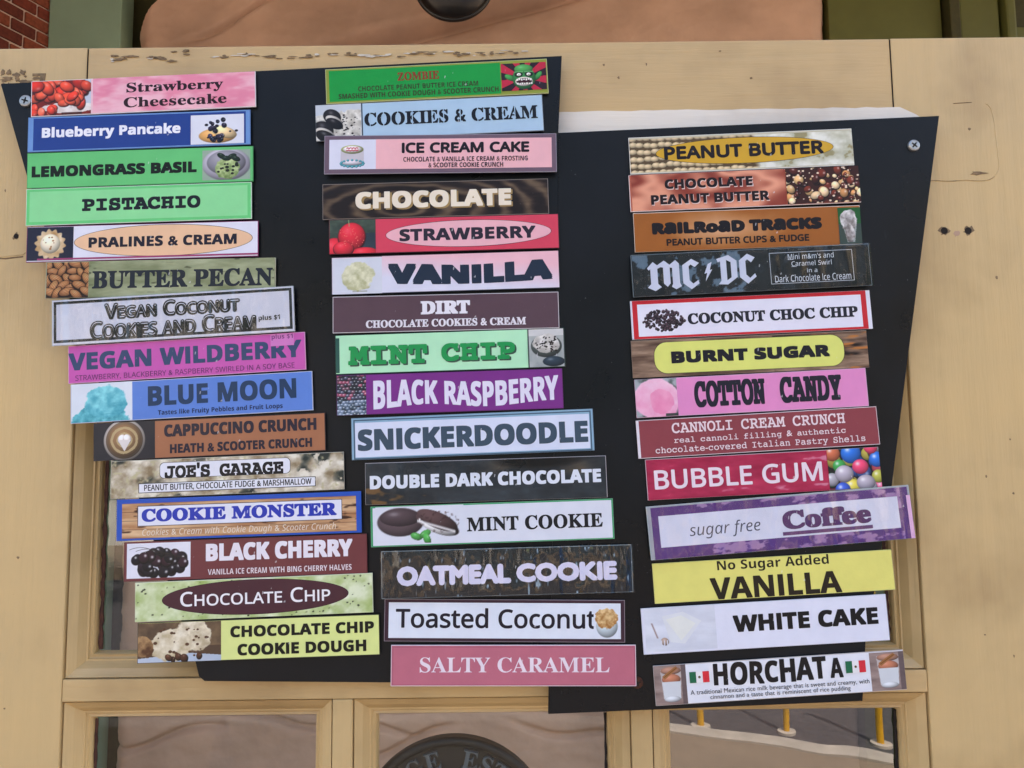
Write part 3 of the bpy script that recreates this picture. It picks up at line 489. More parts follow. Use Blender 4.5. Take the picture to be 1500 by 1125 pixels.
 (-19.15, 1682.57, 170.96, 29.4, 1.16, 0, '#2b3136', '#b0acb0', 'gloss', 'glossy dark grey sign reading Double Dark Chocolate', [('p', (-85.23, 85.01, -14.55, 14.33), 'darkchoc'), ('t', (-82.24, 81.51, -4.0, 5.72), 'DOUBLE DARK CHOCOLATE', 'S', '#dfe4ee', 0.06)]),
 (-15.02, 1652.74, 171.27, 28.23, 1.33, 0, '#2f9a60', '#6aa880', 'satin', 'white sign with a thin green border reading Mint Cookie beside a cream filled biscuit', [('r', (-84.11, 84.45, -13.22, 12.98), '#dde0ea'), ('p', (-82.13, -20.02, -12.29, 13.49), 'mintcookie'), ('t', (-17.91, 77.81, -5.63, 4.4), 'MINT COOKIE', 'R', '#17171c', 0.04)]),
 (-5.04, 1619.17, 175.04, 32.52, 0.92, 1, '#14181e', '#7a868c', 'lamgloss', 'crinkled black laminated sign reading Oatmeal Cookie in rounded white letters', [('p', (-85.32, 85.35, -15.96, 15.31), 'crinkle'), ('t', (-76.87, 2.75, -8.09, 5.68), 'OATMEAL', 'G', '#e4def6', 0.085), ('t', (6.43, 76.87, -7.67, 5.53), 'COOKIE', 'G', '#e4def6', 0.085)]),
 (-7.09, 1585.28, 167.61, 28.86, -0.91, 0, '#3c2230', '#8a8088', 'satin', 'white sign with dark purple border reading Toasted Coconut', [('r', (-80.77, 80.87, -12.1, 12.12), '#e2e8f2'), ('t', (-75.83, 63.53, -5.31, 8.52), 'Toasted Coconut', 'L', '#1a1624', 0.03), ('p', (62.07, 80.44, -11.76, 10.45), 'coconutbowl')]),
 (-1.27, 1554.92, 169.79, 27.7, -0.57, 0, '#bf6c7e', '#e8dce2', 'satin', 'dusty pink sign reading Salty Caramel, bottom of the middle column', [('f', (-83.72, 84.02, -13.14, 12.66), '#a85a6c', 0.4), ('t', (-64.86, 66.48, -4.71, 5.59), 'SALTY CARAMEL', 'R', '#eedfe8', 0)]),
 (170.78, 1920.81, 164.9, 27.84, 1.84, 0, '#c8c2a8', '#e8e8e0', 'satin', 'sign reading Peanut Butter in a mustard oval over a peanut photo', [('p', (-82.12, 82.26, -12.88, 12.36), 'peanuts'), ('e', (-63.16, 68.16, -9.2, 10.73), '#d2a52c', '#2c2208'), ('t', (-56.96, 60.78, -4.32, 5.88), 'PEANUT BUTTER', 'L', '#160c10', 0.07)]),
 (172.02, 1892.38, 168.66, 27.65, 1.76, 0, '#b86048', '#e8d8d4', 'satin', 'copper coloured sign reading Chocolate Peanut Butter beside a photo of nuts', [('p', (-82.73, 30.16, -13.25, 13.67), 'copper'), ('t', (-57.9, 6.67, 1.47, 8.87), 'CHOCOLATE', 'S', '#f0d8d0', 0.05), ('t', (-68.58, 18.05, -10.01, -2.64), 'PEANUT BUTTER', 'S', '#f0d8d0', 0.05), ('t', (-58.31, 6.28, 2.1, 9.49), 'CHOCOLATE', 'S', '#1c0c10', 0.05), ('t', (-68.98, 17.65, -9.39, -2.02), 'PEANUT BUTTER', 'S', '#1c0c10', 0.05), ('p', (30.5, 84.18, -13.2, 13.63), 'chocnuts')]),
 (173.11, 1862.5, 165.73, 29.17, 1.4, 0, '#a8622c', '#e0d0c0', 'satin', 'orange brown sign reading Railroad Tracks beside a sundae in a glass', [('p', (-82.56, 66.0, -14.43, 13.64), 'orangeglow'), ('t', (-69.69, 54.37, -2.08, 6.89), 'RaiLRoaD TRaCKS', 'K', '#120c12', 0.1), ('t', (-59.58, 44.4, -10.75, -5.53), 'PEANUT BUTTER CUPS & FUDGE', 'L', '#1c1210', 0.06), ('p', (66.36, 82.72, -14.14, 13.04), 'sundae')]),
 (173.72, 1831.05, 172.59, 30.89, 2.19, 1, '#10141a', '#6c7880', 'lam', 'black laminated sign with blackletter initials, a lightning bolt and a small framed note', [('p', (-85.55, 84.13, -15.29, 14.67), 'flakes'), ('m', (-75.38, 3.65, -12.11, 12.89), '#d6d8ea'), ('f', (13.73, 73.81, -11.09, 11.86), '#c8ccd4', 0.35), ('t', (27.17, 60.3, 6.44, 10.57), "Mini m&m's and", 'L', '#d8dce4', 0), ('t', (29.35, 58.38, 1.4, 5.09), 'Caramel Swirl', 'L', '#d8dce4', 0), ('t', (40.21, 47.46, -3.76, -0.53), 'in a', 'L', '#d8dce4', 0), ('t', (16.57, 71.5, -10.11, -4.82), 'Dark Chocolate Ice Cream', 'L', '#d8dce4', 0), ('r', (26.82, 31.04, 6.14, 6.43), '#d8dce4'), ('r', (29.15, 32.63, 0.86, 1.16), '#d8dce4'), ('r', (16.4, 20.03, -9.42, -9.12), '#d8dce4'), ('r', (27.56, 30.89, -9.52, -9.23), '#d8dce4')]),
 (173.28, 1798.87, 173.7, 28.24, 2.01, 0, '#e2e2ee', '#e2e2ee', 'satin', 'white sign in a red frame reading Coconut Choc Chip beside a pile of chips', [('r', (-85.57, 83.85, -13.97, 13.97), '#c8242f'), ('r', (-81.98, 80.05, -12.29, 11.23), '#e6e4f0'), ('p', (-79.86, -46.58, -10.27, 8.72), 'chips'), ('t', (-46.1, 76.99, -5.04, 3.14), 'COCONUT CHOC CHIP', 'R', '#20202c', 0.08)]),
 (171.04, 1770.32, 169.77, 26.96, 1.96, 0, '#7c6450', '#8a7c70', 'satin', 'dark wood sign reading Burnt Sugar on a yellow rounded panel', [('p', (-84.73, 84.73, -13.33, 12.7), 'darkwood'), ('o', (-68.92, 67.99, -11.47, 11.55), '#dfe377', '#3a3a20', 9), ('t', (-56.67, 57.62, -4.44, 4.54), 'BURNT SUGAR', 'S', '#161620', 0.1)]),
 (171.16, 1742.42, 166.03, 27.51, 2.3, 0, '#e58fc4', '#d8b0c8', 'satin', 'plain pink sign reading Cotton Candy in tall western letters', [('p', (-82.86, -53.12, -13.48, 13.61), 'candyfloss'), ('t', (-41.06, 9.95, -8.73, 10.46), 'COTTON', 'M', '#1d1c2c', 0.13), ('t', (20.21, 64.8, -8.72, 10.47), 'CANDY', 'M', '#1d1c2c', 0.13)]),
 (174.44, 1714.05, 172.19, 27.12, 2.77, 0, '#8e4048', '#e0d4d8', 'satin', 'dusty red sign with three lines of typewriter lettering reading Cannoli Cream Crunch', [('r', (-85.94, -84.16, -13.0, 13.41), '#e6dfe6'), ('t', (-60.96, 62.89, 2.91, 10.35), 'CANNOLI CREAM CRUNCH', 'M', '#ecd8dc', 0.04), ('t', (-60.03, 62.44, -5.01, 0.18), 'real cannoli filling & authentic', 'M', '#ecd8dc', 0.02), ('t', (-73.66, 75.83, -11.84, -5.92), 'chocolate-covered Italian Pastry Shells', 'M', '#ecd8dc', 0.02)]),
 (177.33, 1684.95, 166.09, 28.73, 2.47, 0, '#b02048', '#c0a8b0', 'satin', 'crimson sign reading Bubble Gum beside coloured gumballs', [('p', (-82.53, 45.54, -14.22, 13.37), 'crimson'), ('t', (-77.46, 41.85, -7.25, 6.56), 'BUBBLE GUM', 'L', '#ecdce4', 0.03), ('p', (46.0, 82.89, -14.06, 14.22), 'gumballs')]),
 (186.97, 1650.89, 185.58, 37.07, 4.1, 1, '#a8a8b0', '#b8c0c4', 'lam', 'laminated white sign with purple frame reading sugar free Coffee, underlined', [('p', (-89.86, 91.32, -18.38, 17.37), 'purplelam'), ('r', (-84.91, 83.75, -10.53, 11.26), '#e4e0f0'), ('t', (-64.06, -14.09, -6.81, 4.29), 'sugar free', 'J', '#4a4456', -0.0), ('t', (1.48, 63.95, -5.49, 7.79), 'Coffee', 'R', '#5a2860', 0.11), ('r', (0.85, 64.11, -9.31, -6.86), '#6a3a6c'), ('r', (89.88, 92.64, -18.38, 11.57), '#f0b8e0')]),
 (181.4, 1613.27, 168.28, 27.58, 2.71, 0, '#e6df78', '#d8d480', 'satin', 'yellow sign reading No Sugar Added Vanilla in the right column', [('t', (-38.78, 39.63, 4.54, 13.31), 'No Sugar Added', 'S', '#241c10', 0), ('t', (-44.85, 47.01, -13.33, 1.55), 'VANILLA', 'S', '#241c10', 0.03)]),
 (174.08, 1580.79, 171.23, 31.43, 2.69, 0, '#e2e4f2', '#d8dae6', 'satin', 'plain white sign reading White Cake beside a faint cake slice and fork', [('p', (-83.71, -34.23, -14.22, 15.56), 'whitecake'), ('t', (-22.24, 78.9, -4.29, 7.49), 'WHITE CAKE', 'S', '#0f0f14', 0.06)]),
 (182.86, 1544.56, 173.78, 26.88, 3.03, 0, '#e6e8f0', '#d0c8c4', 'satin', 'white sign reading Horchata with two flags and a drink photo at each end', [('p', (-86.74, -64.6, -13.2, 13.29), 'drink'), ('p', (62.92, 86.74, -13.07, 12.7), 'drink'), ('t', (-45.95, 32.82, -2.95, 12.75), 'HORCHAT', 'S', '#121216', 0.04, 'jit'), ('t', (35.0, 44.16, -2.39, 11.07), 'A', 'S', '#121216', 0.04), ('t', (-62.45, 61.43, -8.43, -4.38), 'A traditional Mexican rice milk beverage that is sweet and creamy, with', 'G', '#14141c', 0.0), ('t', (-49.15, 47.98, -12.07, -8.17), 'cinnamon and a taste that is reminiscent of rice pudding', 'G', '#14141c', 0.0), ('flag', (-62.34, -48.69, 0.44, 7.87), 0), ('flag', (45.92, 59.74, 0.27, 8.26), 0)]),
]

# ------------------------------------------------------------------ lettering: outlines of the built-in typefaces, laid out and thickened here
FONT = {'S': (0x1d5d4, 0x1d5ee), 'L': (0x1d5a0, 0x1d5ba), 'R': (0x1d400, 0x1d41a), 'M': (0x1d670, 0x1d68a), 'J': (0x1d608, 0x1d622), 'G': None}
DIG = {'S': 0x1d7ec, 'L': 0x1d7e2, 'R': 0x1d7ce, 'M': 0x1d7f6}
_gc = {}
def _text_mesh(body):
    c = bpy.data.curves.new('glyph', 'FONT'); c.body = body; c.dimensions = '2D'; c.fill_mode = 'FRONT'; c.resolution_u = 3; c.space_line = 3.0
    o = bpy.data.objects.new('glyph', c); C.objects.link(o)
    dg = bpy.context.evaluated_depsgraph_get(); me = bpy.data.meshes.new_from_object(o.evaluated_get(dg))
    n = len(me.vertices); co = np.zeros(n * 3, np.float32); me.vertices.foreach_get('co', co); co = co.reshape(-1, 3)[:, :2].astype(float)
    me.calc_loop_triangles(); t = np.zeros(len(me.loop_triangles) * 3, np.int32); me.loop_triangles.foreach_get('vertices', t)
    bpy.data.objects.remove(o); bpy.data.curves.remove(c); bpy.data.meshes.remove(me)
    t = t.reshape(-1, 3); p = co[t]; s2 = (p[:, 1, 0] - p[:, 0, 0]) * (p[:, 2, 1] - p[:, 0, 1]) - (p[:, 2, 0] - p[:, 0, 0]) * (p[:, 1, 1] - p[:, 0, 1])
    t[s2 < 0] = t[s2 < 0][:, ::-1]; return co, t[np.abs(s2) > 1e-9]
def fetch(chars, f):
    """outlines and advances of all the letters of one face, one letter and a bar on each line"""
    body = '     |\n'
    chars = sorted(chars)
    for ch in chars:
        cc = ch
        if FONT.get(f):
            if 'A' <= ch <= 'Z': cc = chr(FONT[f][0] + ord(ch) - 65)
            elif 'a' <= ch <= 'z': cc = chr(FONT[f][1] + ord(ch) - 97)
            elif '0' <= ch <= '9' and f in DIG: cc = chr(DIG[f] + ord(ch) - 48)
        body += cc + '     |\n'
    co, t = _text_mesh(body)
    ln = np.round((-co[:, 1] + .3) / 3.0).astype(int); x0 = co[ln == 0][:, 0]; bw = x0.max() - x0.min() + .02
    for k, ch in enumerate(chars):
        m = ln == k + 1; xm = co[m][:, 0].max(); g = m & (co[:, 0] < xm - bw); idx = -np.ones(len(co), int); idx[g] = np.arange(g.sum())
        tt = idx[t]; tt = tt[(tt >= 0).all(1)]
        _gc[(ch, f)] = (co[g] + (0, 3.0 * (k + 1)), tt.astype(np.int32), xm - x0.max())
        if ch == 'I' and f in 'SLG':       # a plain upright
            w_ = {'S': .155, 'L': .085, 'G': .085}[f]; q = _gc[(ch, f)][0]; y0, y1 = q[:, 1].min(), q[:, 1].max()
            _gc[(ch, f)] = (np.array([[.08, y0], [.08 + w_, y0], [.08 + w_, y1], [.08, y1]]), np.array([[0, 1, 2], [0, 2, 3]], np.int32), w_ + .16)
def glyph(ch, f):
    if (ch, f) not in _gc: fetch([ch], f)
    return _gc[(ch, f)]
def layout(s, f, smallcaps=False):
    """list of (verts, tris) in em units"""
    out = []; x = 0
    for ch in s:
        if ch == ' ': x += 0.30 if f != 'M' else 0.5; continue
        sx = sy = 1.0; g = ch; ff = f
        if f == 'K':
            ff = 'S'; sx = 1.15
            if ch == 'a': sx = sy = 1.30
            elif ch == 'i': g = 'I'
        if smallcaps and ch.islower(): g = ch.upper(); sx = sy = 0.78
        co, t, adv = glyph(g, ff)
        if len(co): out.append((co * (sx, sy) + (x, 0), t))
        x += adv * sx
    return out
RDIRS = [(math.cos(k * math.pi / 4), math.sin(k * math.pi / 4)) for k in range(8)]
QDIRS = [(.9, 0), (.86, .86), (0, .9), (-.86, .86), (-.9, 0), (-.86, -.86), (0, -.9), (.86, -.86)]
def letter_mesh(s, f, bx, col, bold=0.0, warp=None, z=0.0, smallcaps=False, rnd=None):
    gl = layout(s, f, smallcaps); allv = np.vstack([g[0] for g in gl])
    x0, y0 = allv.min(0); x1, y1 = allv.max(0); H = bx[3] - bx[2]; r = bold * {'S': .8, 'R': .55, 'M': .6}.get(f, 1.0) * min(H, 1.3 * (bx[1] - bx[0]) / max(1, len(s)))
    pass
    sx = (bx[1] - bx[0] - 2 * r) / (x1 - x0); sy = (H - 2 * r) / (y1 - y0)
    V = []; T = []; n = 0; rg = random.Random(len(s))
    DIRS = RDIRS if f in 'KL' or f == 'G' else QDIRS
    dirs = [(0, 0)] + ([(dx * r, dy * r) for dx, dy in DIRS] if r > 0.001 else [])
    if r > 0.55: dirs += [(dx * r * .5, dy * r * .5) for dx, dy in DIRS[::2]]
    for co, t in gl:
        p = (co - (x0, y0)) * (sx, sy) + (bx[0] + r, bx[2] + r)
        if warp == 'jit':
            c = p.mean(0); a = rg.uniform(-.05, .05); k = rg.uniform(.94, 1.06); q = p - c
            p = np.stack([q[:, 0] * k - q[:, 1] * a, q[:, 0] * a + q[:, 1] * k], 1) + c + (0, rg.uniform(-.25, .25))
        for k, (dx, dy) in enumerate(dirs):
            q = p + (dx, dy)
            if warp in ('dip', 'wave'):
                u = (q[:, 0] - bx[0]) / (bx[1] - bx[0]); vv = (q[:, 1] - bx[2]) / H
                if warp == 'dip': yb = bx[2] + H * .10 * (1 - np.sin(u * math.pi)); yt = bx[3] - H * .14 * np.sin(u * math.pi) ** 2
                else: yb = bx[2] + H * .14 * (np.sin(u * math.pi * 3 - 1.2) * .5 + .5); yt = bx[3] - H * .14 * (np.cos(u * math.pi * 2 - .6) * -.5 + .5)
                q = np.stack([q[:, 0], yb + vv * (yt - yb)], 1)
            V.append(np.column_stack([q, np.full(len(q), z + k * 0.0035)])); T.append(t + n); n += len(q)
    V = np.vstack(V); T = np.vstack(T)
    co = np.column_stack([V[:, 0], -V[:, 2], V[:, 1]]) * 0.001
    cols = np.ones((len(co), 4), np.float32); cols[:, :3] = lin(col)
    return np_mesh('lettering', co, T.ravel(), 3, cols)
def flat_mesh(name, pts, col, z):
    """flat printed patch, pts in mm on the sign"""
    me = bpy.data.meshes.new(name); me.from_pydata([(x * .001, -z * .001, y * .001) for x, y in pts], [], [list(range(len(pts)))]); me.update()
    return colour(me, col)
def pic_mesh(fn, bx, z, cell):
    w = bx[1] - bx[0]; h = bx[3] - bx[2]; nx = max(3, int(w / cell)); ny = max(3, int(h / cell))
    gx, gy = np.meshgrid(np.linspace(0, 1, nx + 1), np.linspace(0, 1, ny + 1)); a = w / h
    img = PAINT[fn](gx * a, gy, a); img = lin_np(img)
    co = np.stack([bx[0] + gx * w, np.full_like(gx, -z), bx[3] - gy * h], -1).reshape(-1, 3) * .001
    idx = np.arange((nx + 1) * (ny + 1)).reshape(ny + 1, nx + 1)
    f = np.stack([idx[1:, :-1], idx[1:, 1:], idx[:-1, 1:], idx[:-1, :-1]], -1).reshape(-1)
    cols = np.ones((len(co), 4), np.float32); cols[:, :3] = img.reshape(-1, 3)
    return np_mesh('picture', co, f, 4, cols)
def ell(bx, n=72, gx=0, gy=0):
    cx, cy = (bx[0] + bx[1]) / 2, (bx[2] + bx[3]) / 2; rx, ry = (bx[1] - bx[0]) / 2 - gx, (bx[3] - bx[2]) / 2 - gy
    return [(cx + rx * math.cos(t * 2 * math.pi / n), cy + ry * math.sin(t * 2 * math.pi / n)) for t in range(n)]
def rrect(bx, r, g=0, bulge=0.0):
    x0, x1, y0, y1 = bx[0] + g, bx[1] - g, bx[2] + g, bx[3] - g; r = min(r, (y1 - y0) / 2.01); P = []
    for cx, cy, a0 in ((x1 - r, y0 + r, -90), (x1 - r, y1 - r, 0), (x0 + r, y1 - r, 90), (x0 + r, y0 + r, 180)):
        for k in range(7): a = R(a0 + k * 15); P.append((cx + r * math.cos(a), cy + (r * math.sin(a) if bulge == 0 else r * .55 * math.sin(a) - (r * .45 if cy < (y0 + y1) / 2 else -r * .45) * 1)))
    return P

need = {}
for S_ in STRIPS:            # fetch every outline once, face by face
    for it_ in S_[10]:
        if it_[0] in 'tcn' and len(it_) > 3:
            ff = {'K': 'S'}.get(it_[3], it_[3]); st = it_[2]
            if it_[0] == 'n': ff = 'L'
            need.setdefault(ff, set()).update(set(st.upper() if it_[0] in 'cn' else st.replace('i', 'I') if it_[3] == 'K' else st) - {' '})
need.setdefault('R', set()).update('AGEST')
for ff, cs in need.items(): fetch(cs, ff)

def build_strip(i, S):
    cx, cz, w, h, rot, layer, card, edge, fin, label, items = S
    y = -(14.9 + layer * 2.2 + (i % 2) * 0.3) * .001
    rt = random.Random(i * 7 + 1); t = empty('flavour_sign', (cx * .001, y, cz * .001), (R(rt.uniform(-.7, .5)), -R(rot), R(rt.uniform(-.2, .2))))
    tag(t, label, 'sign', 'ice cream flavour signs fixed to the black boards')
    pm = M['print_gloss'] if fin in ('gloss', 'lam', 'lamgloss') else M['print']
    bm = bmesh.new(); box_bm(bm, -w / 2000, w / 2000, 0.00, 0.0011, -h / 2000, h / 2000, 0.00018)
    if fin in ('satin', 'gloss'):       # thin plates bow a little
        pass
    me = bpy.data.meshes.new('card'); bm.to_mesh(me); bm.free(); colour(me, edge); link('card', me, pm, t)
    me = flat_mesh('face', [(-w / 2 + .45, -h / 2 + .45), (w / 2 - .45, -h / 2 + .45), (w / 2 - .45, h / 2 - .45), (-w / 2 + .45, h / 2 - .45)], card, .04)
    link('card_face', me, pm, t)
    z = .04
    for it in items:
        z += .045; k, bx = it[0], it[1]
        if k == 'r': link('colour_panel', flat_mesh('colour_panel', [(bx[0], bx[2]), (bx[1], bx[2]), (bx[1], bx[3]), (bx[0], bx[3])], it[2], z), pm, t)
        elif k == 'f':
            b = it[3]; x0, x1, y0, y1 = bx; pts = [(x0, y0), (x1, y0), (x1, y1), (x0, y1), (x0 + b, y0 + b), (x1 - b, y0 + b), (x1 - b, y1 - b), (x0 + b, y1 - b)]
            me = bpy.data.meshes.new('frame_line'); me.from_pydata([(x * .001, -z * .001, y_ * .001) for x, y_ in pts], [], [(0, 1, 5, 4), (1, 2, 6, 5), (2, 3, 7, 6), (3, 0, 4, 7)]); me.update()
            link('frame_line', colour(me, it[2]), pm, t)
        elif k == 'e':
            o = link('oval', flat_mesh('oval', ell(bx), it[3], z), pm, t); z += .03
            link('oval_fill', flat_mesh('oval_fill', ell(bx, 72, .35, .35), it[2], z), pm, t)
        elif k == 'o':
            link('rounded_panel', flat_mesh('rounded_panel', rrect(bx, it[4]), it[3], z), pm, t); z += .03
            link('rounded_panel_fill', flat_mesh('rounded_panel_fill', rrect(bx, it[4], .3), it[2], z), pm, t)
        elif k == 'p':
            link('picture', pic_mesh(it[2], bx, z, .26 if bx[1] - bx[0] < 60 else .5), pm, t)
        elif k in ('t', 'c'):
            f = it[3]; warp = it[6] if len(it) > 6 else None
            link('lettering', letter_mesh(it[2], f, bx, it[4], it[5], warp, z, k == 'c'), pm, t); z += .035
            if warp == 'stencil':
                z += .02; n = 0; vs = []; fs = []
                gl = layout(it[2], f); av = np.vstack([g[0] for g in gl]); gx0 = av[:, 0].min(); kx = (bx[1] - bx[0]) / (av[:, 0].max() - gx0)
                for co, _ in gl:
                    if co[:, 0].max() - co[:, 0].min() < .42: continue
                    a, b = co[:, 0].min(), co[:, 0].max(); q = bx[0] + ((a + b) / 2 - gx0) * kx
                    if b - a < .45: q += .0
                    pts = [(q - .32, bx[2] - .3), (q + .32, bx[2] - .3), (q + .32, bx[3] + .3), (q - .32, bx[3] + .3)]
                    vs += [(x * .001, -z * .001, y_ * .001) for x, y_ in pts]; fs.append((n, n + 1, n + 2, n + 3)); n += 4
                me = bpy.data.meshes.new('stencil_gaps'); me.from_pydata(vs, [], fs); me.update(); link('stencil_gaps', colour(me, card), pm, t)
        elif k == 'n':      # inline letters: black, with a white line and a black core
            f = it[3]; gr = it[5]; H = bx[3] - bx[2]
            rr = .11 * min(H, 1.3 * (bx[1] - bx[0]) / len(it[2]))
            link('lettering', letter_mesh(it[2], 'L', bx, it[4], .11, None, z, True), pm, t)
            z += .04; link('lettering_inline', letter_mesh(it[2], 'L', (bx[0] + rr, bx[1] - rr, bx[2] + rr, bx[3] - rr), card, .0, None, z, True), pm, t); z += .02
        elif k == 'flag':
            x0, x1, y0, y1 = bx; t3 = (x1 - x0) / 3
            for q, c in ((0, '#1c6a48'), (1, '#ecebec'), (2, '#d8303c')):
                link('flag_stripe', flat_mesh('flag_stripe', [(x0 + q * t3, y0), (x0 + (q + 1) * t3, y0), (x0 + (q + 1) * t3, y1), (x0 + q * t3, y1)], c, z), pm, t)
            z += .03; b2 = ((x0 + x1) / 2 - .9, (x0 + x1) / 2 + .9, (y0 + y1) / 2 - .9, (y0 + y1) / 2 + .9)
            link('flag_emblem', flat_mesh('flag_emblem', ell(b2, 12), '#7a6848', z), pm, t); z += .02
            b2 = (b2[0] + .3, b2[1] - .6, b2[2] + .8, b2[3] - .2); link('flag_emblem_bird', flat_mesh('flag_emblem_bird', ell(b2, 10), '#4c3a24', z), pm, t)
        elif k == 'm':      # hand-drawn blackletter initials and the bolt
            x0, x1, y0, y1 = bx; W, H = x1 - x0, y1 - y0
            A = lambda pts: [(x0 + W * (px - 230) / 545, y1 - H * (py - 82) / 170) for px, py in pts]
            shapes = [
                [(232,135),(262,105),(283,122),(283,215),(300,232),(268,250),(230,232),(248,215),(248,140),(240,146)],
                [(283,122),(318,100),(345,122),(345,215),(330,232),(312,215),(312,135),(300,132),(283,140)],
                [(345,122),(375,100),(392,118),(392,215),(400,232),(372,246),(350,232),(357,218),(357,138),(345,136)],
                [(408,128),(455,98),(492,120),(470,140),(450,126),(440,134),(440,205),(458,222),(484,205),(488,222),(448,250),(408,218)],
                [(536,128),(556,118),(544,158),(556,156),(520,214),(530,172),(516,176)],
                [(580,105),(640,88),(680,118),(680,200),(630,235),(584,232),(598,215),(598,118),(586,122)],
                [(692,118),(735,86),(772,106),(752,130),(733,114),(724,122),(724,190),(742,208),(768,186),(774,202),(730,236),(692,202)]]
            vs = []; fs = []
            for s in shapes:
                p = A(s); fs.append(list(range(len(vs), len(vs) + len(p)))); vs += [(x * .001, -z * .001, y_ * .001) for x, y_ in p]
            me = bpy.data.meshes.new('lettering'); me.from_pydata(vs, [], fs); me.update(); link('lettering', colour(me, it[2]), pm, t)
            z += .03; me = flat_mesh('letter_counter', A([(628,112),(650,124),(650,200),(628,214)]), '#14181e', z); link('letter_counter', me, pm, t)
    if fin.startswith('lam'):
        crk = fin == 'lamgloss' or i in (6, 39)
        n = 60; m = 10; g = 1.3; vs = []; fs = []
        for b in range(m + 1):
            for a in range(n + 1):
                x = (-w / 2 - g * .6) + a / n * (w + 1.2 * g); zz = (-h / 2 - g * .35) + b / m * (h + .7 * g)
                e = min(a, n - a, b, m - b); d = .75 + .12 * math.sin(a * 1.7 + b) * math.cos(b * 1.3) if e else .35
                vs.append((x * .001, -(z + .12 + d * .35) * .001, zz * .001))
        for b in range(m):
            for a in range(n): q = b * (n + 1) + a; fs.append((q, q + 1, q + n + 2, q + n + 1))
        me = bpy.data.meshes.new('laminating_film'); me.from_pydata(vs, [], fs); me.update()
        for p in me.polygons: p.use_smooth = True
        link('laminating_film', me, M['film_crinkled'] if crk else M['film'], t)
    return t

# ------------------------------------------------------------------ the street behind the viewer (the door's glass and the laminate mirror it)
def plane(name, x0, x1, y0, y1, z, mat):
    me = bpy.data.meshes.new(name); me.from_pydata([(x0, y0, z), (x1, y0, z), (x1, y1, z), (x0, y1, z)], [], [(0, 1, 2, 3)]); me.update()
    return tag(link(name, me, mat), kind='structure')
plane('ground', -200, 200, -200, 200, -0.17, simple('dusty_ground', '#9a8c7c', 0.95, nscale=2))
# pavement in front of the shop; its kerb runs slightly askew
KERB = [(-14, -4.55), (.2, -4.47), (.95, -4.26), (1.6, -4.0), (2.2, -3.70), (3.2, -3.0), (5, -2.0), (14, -1.2)]
def slab(name, pts, z0, z1, mat):
    bm = bmesh.new(); f = [bm.verts.new((x, y, z1)) for x, y in pts]; b = [bm.verts.new((x, y, z0)) for x, y in pts]
    bm.faces.new(f); n = len(pts)
    for i in range(n): bm.faces.new((f[i], b[i], b[(i + 1) % n], f[(i + 1) % n]))
    bmesh.ops.recalc_face_normals(bm, faces=bm.faces)
    me = bpy.data.meshes.new(name); bm.to_mesh(me); bm.free(); return link(name, me, mat)
tag(slab('pavement', KERB + [(14, 3.6), (-14, 3.6)], -.165, 0, M['concrete']), kind='structure')
tag(slab('kerb', [(x, y - .16) for x, y in KERB] + [(x, y - .004) for x, y in KERB[::-1]], -.165, 0.012, M['kerb']), kind='structure')
tag(slab('road', [(-60, -11.5), (60, -11.5), (60, -1.4), (14.2, -1.4), (5, -2.2)] + [(x, y - .18) for x, y in KERB[5:0:-1]] + [(-60, -4.75)], -.168, -.150, M['asphalt']), kind='structure')
tag(slab('far_pavement', [(-60, -14.6), (60, -14.6), (60, -11.6), (-60, -11.6)], -.165, 0, M['concrete']), kind='structure')
# three bollards
def bollard():
    t = empty('bollard', (0, 0, 0)); 
    for nm, r0, z0, z1, mt in (('base_plate', .062, -.15, -.135, 'kerb'), ('post', .021, -.135, .85, 'yellow')):
        bm = bmesh.new(); r = bmesh.ops.create_cone(bm, cap_ends=True, segments=20, radius1=r0, radius2=r0, depth=z1 - z0)
        bmesh.ops.translate(bm, verts=bm.verts, vec=(0, 0, (z0 + z1) / 2)); me = bpy.data.meshes.new(nm); bm.to_mesh(me); bm.free(); link(nm, me, M[mt], t)
    bm = bmesh.new(); bmesh.ops.create_uvsphere(bm, u_segments=16, v_segments=8, radius=.021); bmesh.ops.translate(bm, verts=bm.verts, vec=(0, 0, .85))
    me = bpy.data.meshes.new('cap'); bm.to_mesh(me); bm.free(); link('cap', me, M['yellow'], t); return t
def copy_tree(o, parent=None):
    c = o.copy(); C.objects.link(c); c.parent = parent
    for ch in [x for x in bpy.data.objects if x.parent == o]: copy_tree(ch, c)
    return c
BL = ['yellow bollard nearest the left of the three in the road', 'yellow bollard standing between the other two', 'yellow bollard nearest the blue car']
proto = bollard()
for k, (x, y) in enumerate(((1.25, -4.82), (1.80, -4.69), (2.31, -4.46))):
    o = proto if k == 0 else copy_tree(proto); o.location = (x, y, 0); tag(o, BL[k], 'bollard', 'yellow bollards in front of the shop')

def facade(name, x0, x1, y0, y1, h, mat, label, cols, rows, facing=1):
    t = empty(name, ((x0 + x1) / 2, (y0 + y1) / 2, 0)); tag(t, label, 'building')
    cx, cy = (x0 + x1) / 2, (y0 + y1) / 2
    box('wall', x0 - cx, x1 - cx, y0 - cy, y1 - cy, -.17, h, mat, t)
    box('cornice', x0 - cx - .15, x1 - cx + .15, y1 - cy - .1, y1 - cy + .2, h + .003, h + .25, M['stucco_pale'], t)
    for r in range(rows):
        for c in range(cols):
            wx = x0 - cx + (c + .5) * (x1 - x0) / cols; wz = 1.0 + r * 3.0
            f = box('window', wx - .6, wx + .6, y1 - cy + .003, y1 - cy + .06, wz, wz + 1.6, M['stucco_pale'], t)
            box('pane', wx - .5, wx + .5, y1 - cy + .062, y1 - cy + .07, wz + .1, wz + 1.5, M['win_dark'], f)
    return t
facade('shop_building', -13, -4.2, -24, -15, 6.4, M['stucco_pale'], 'pale two storey stucco building across the street', 4, 2)
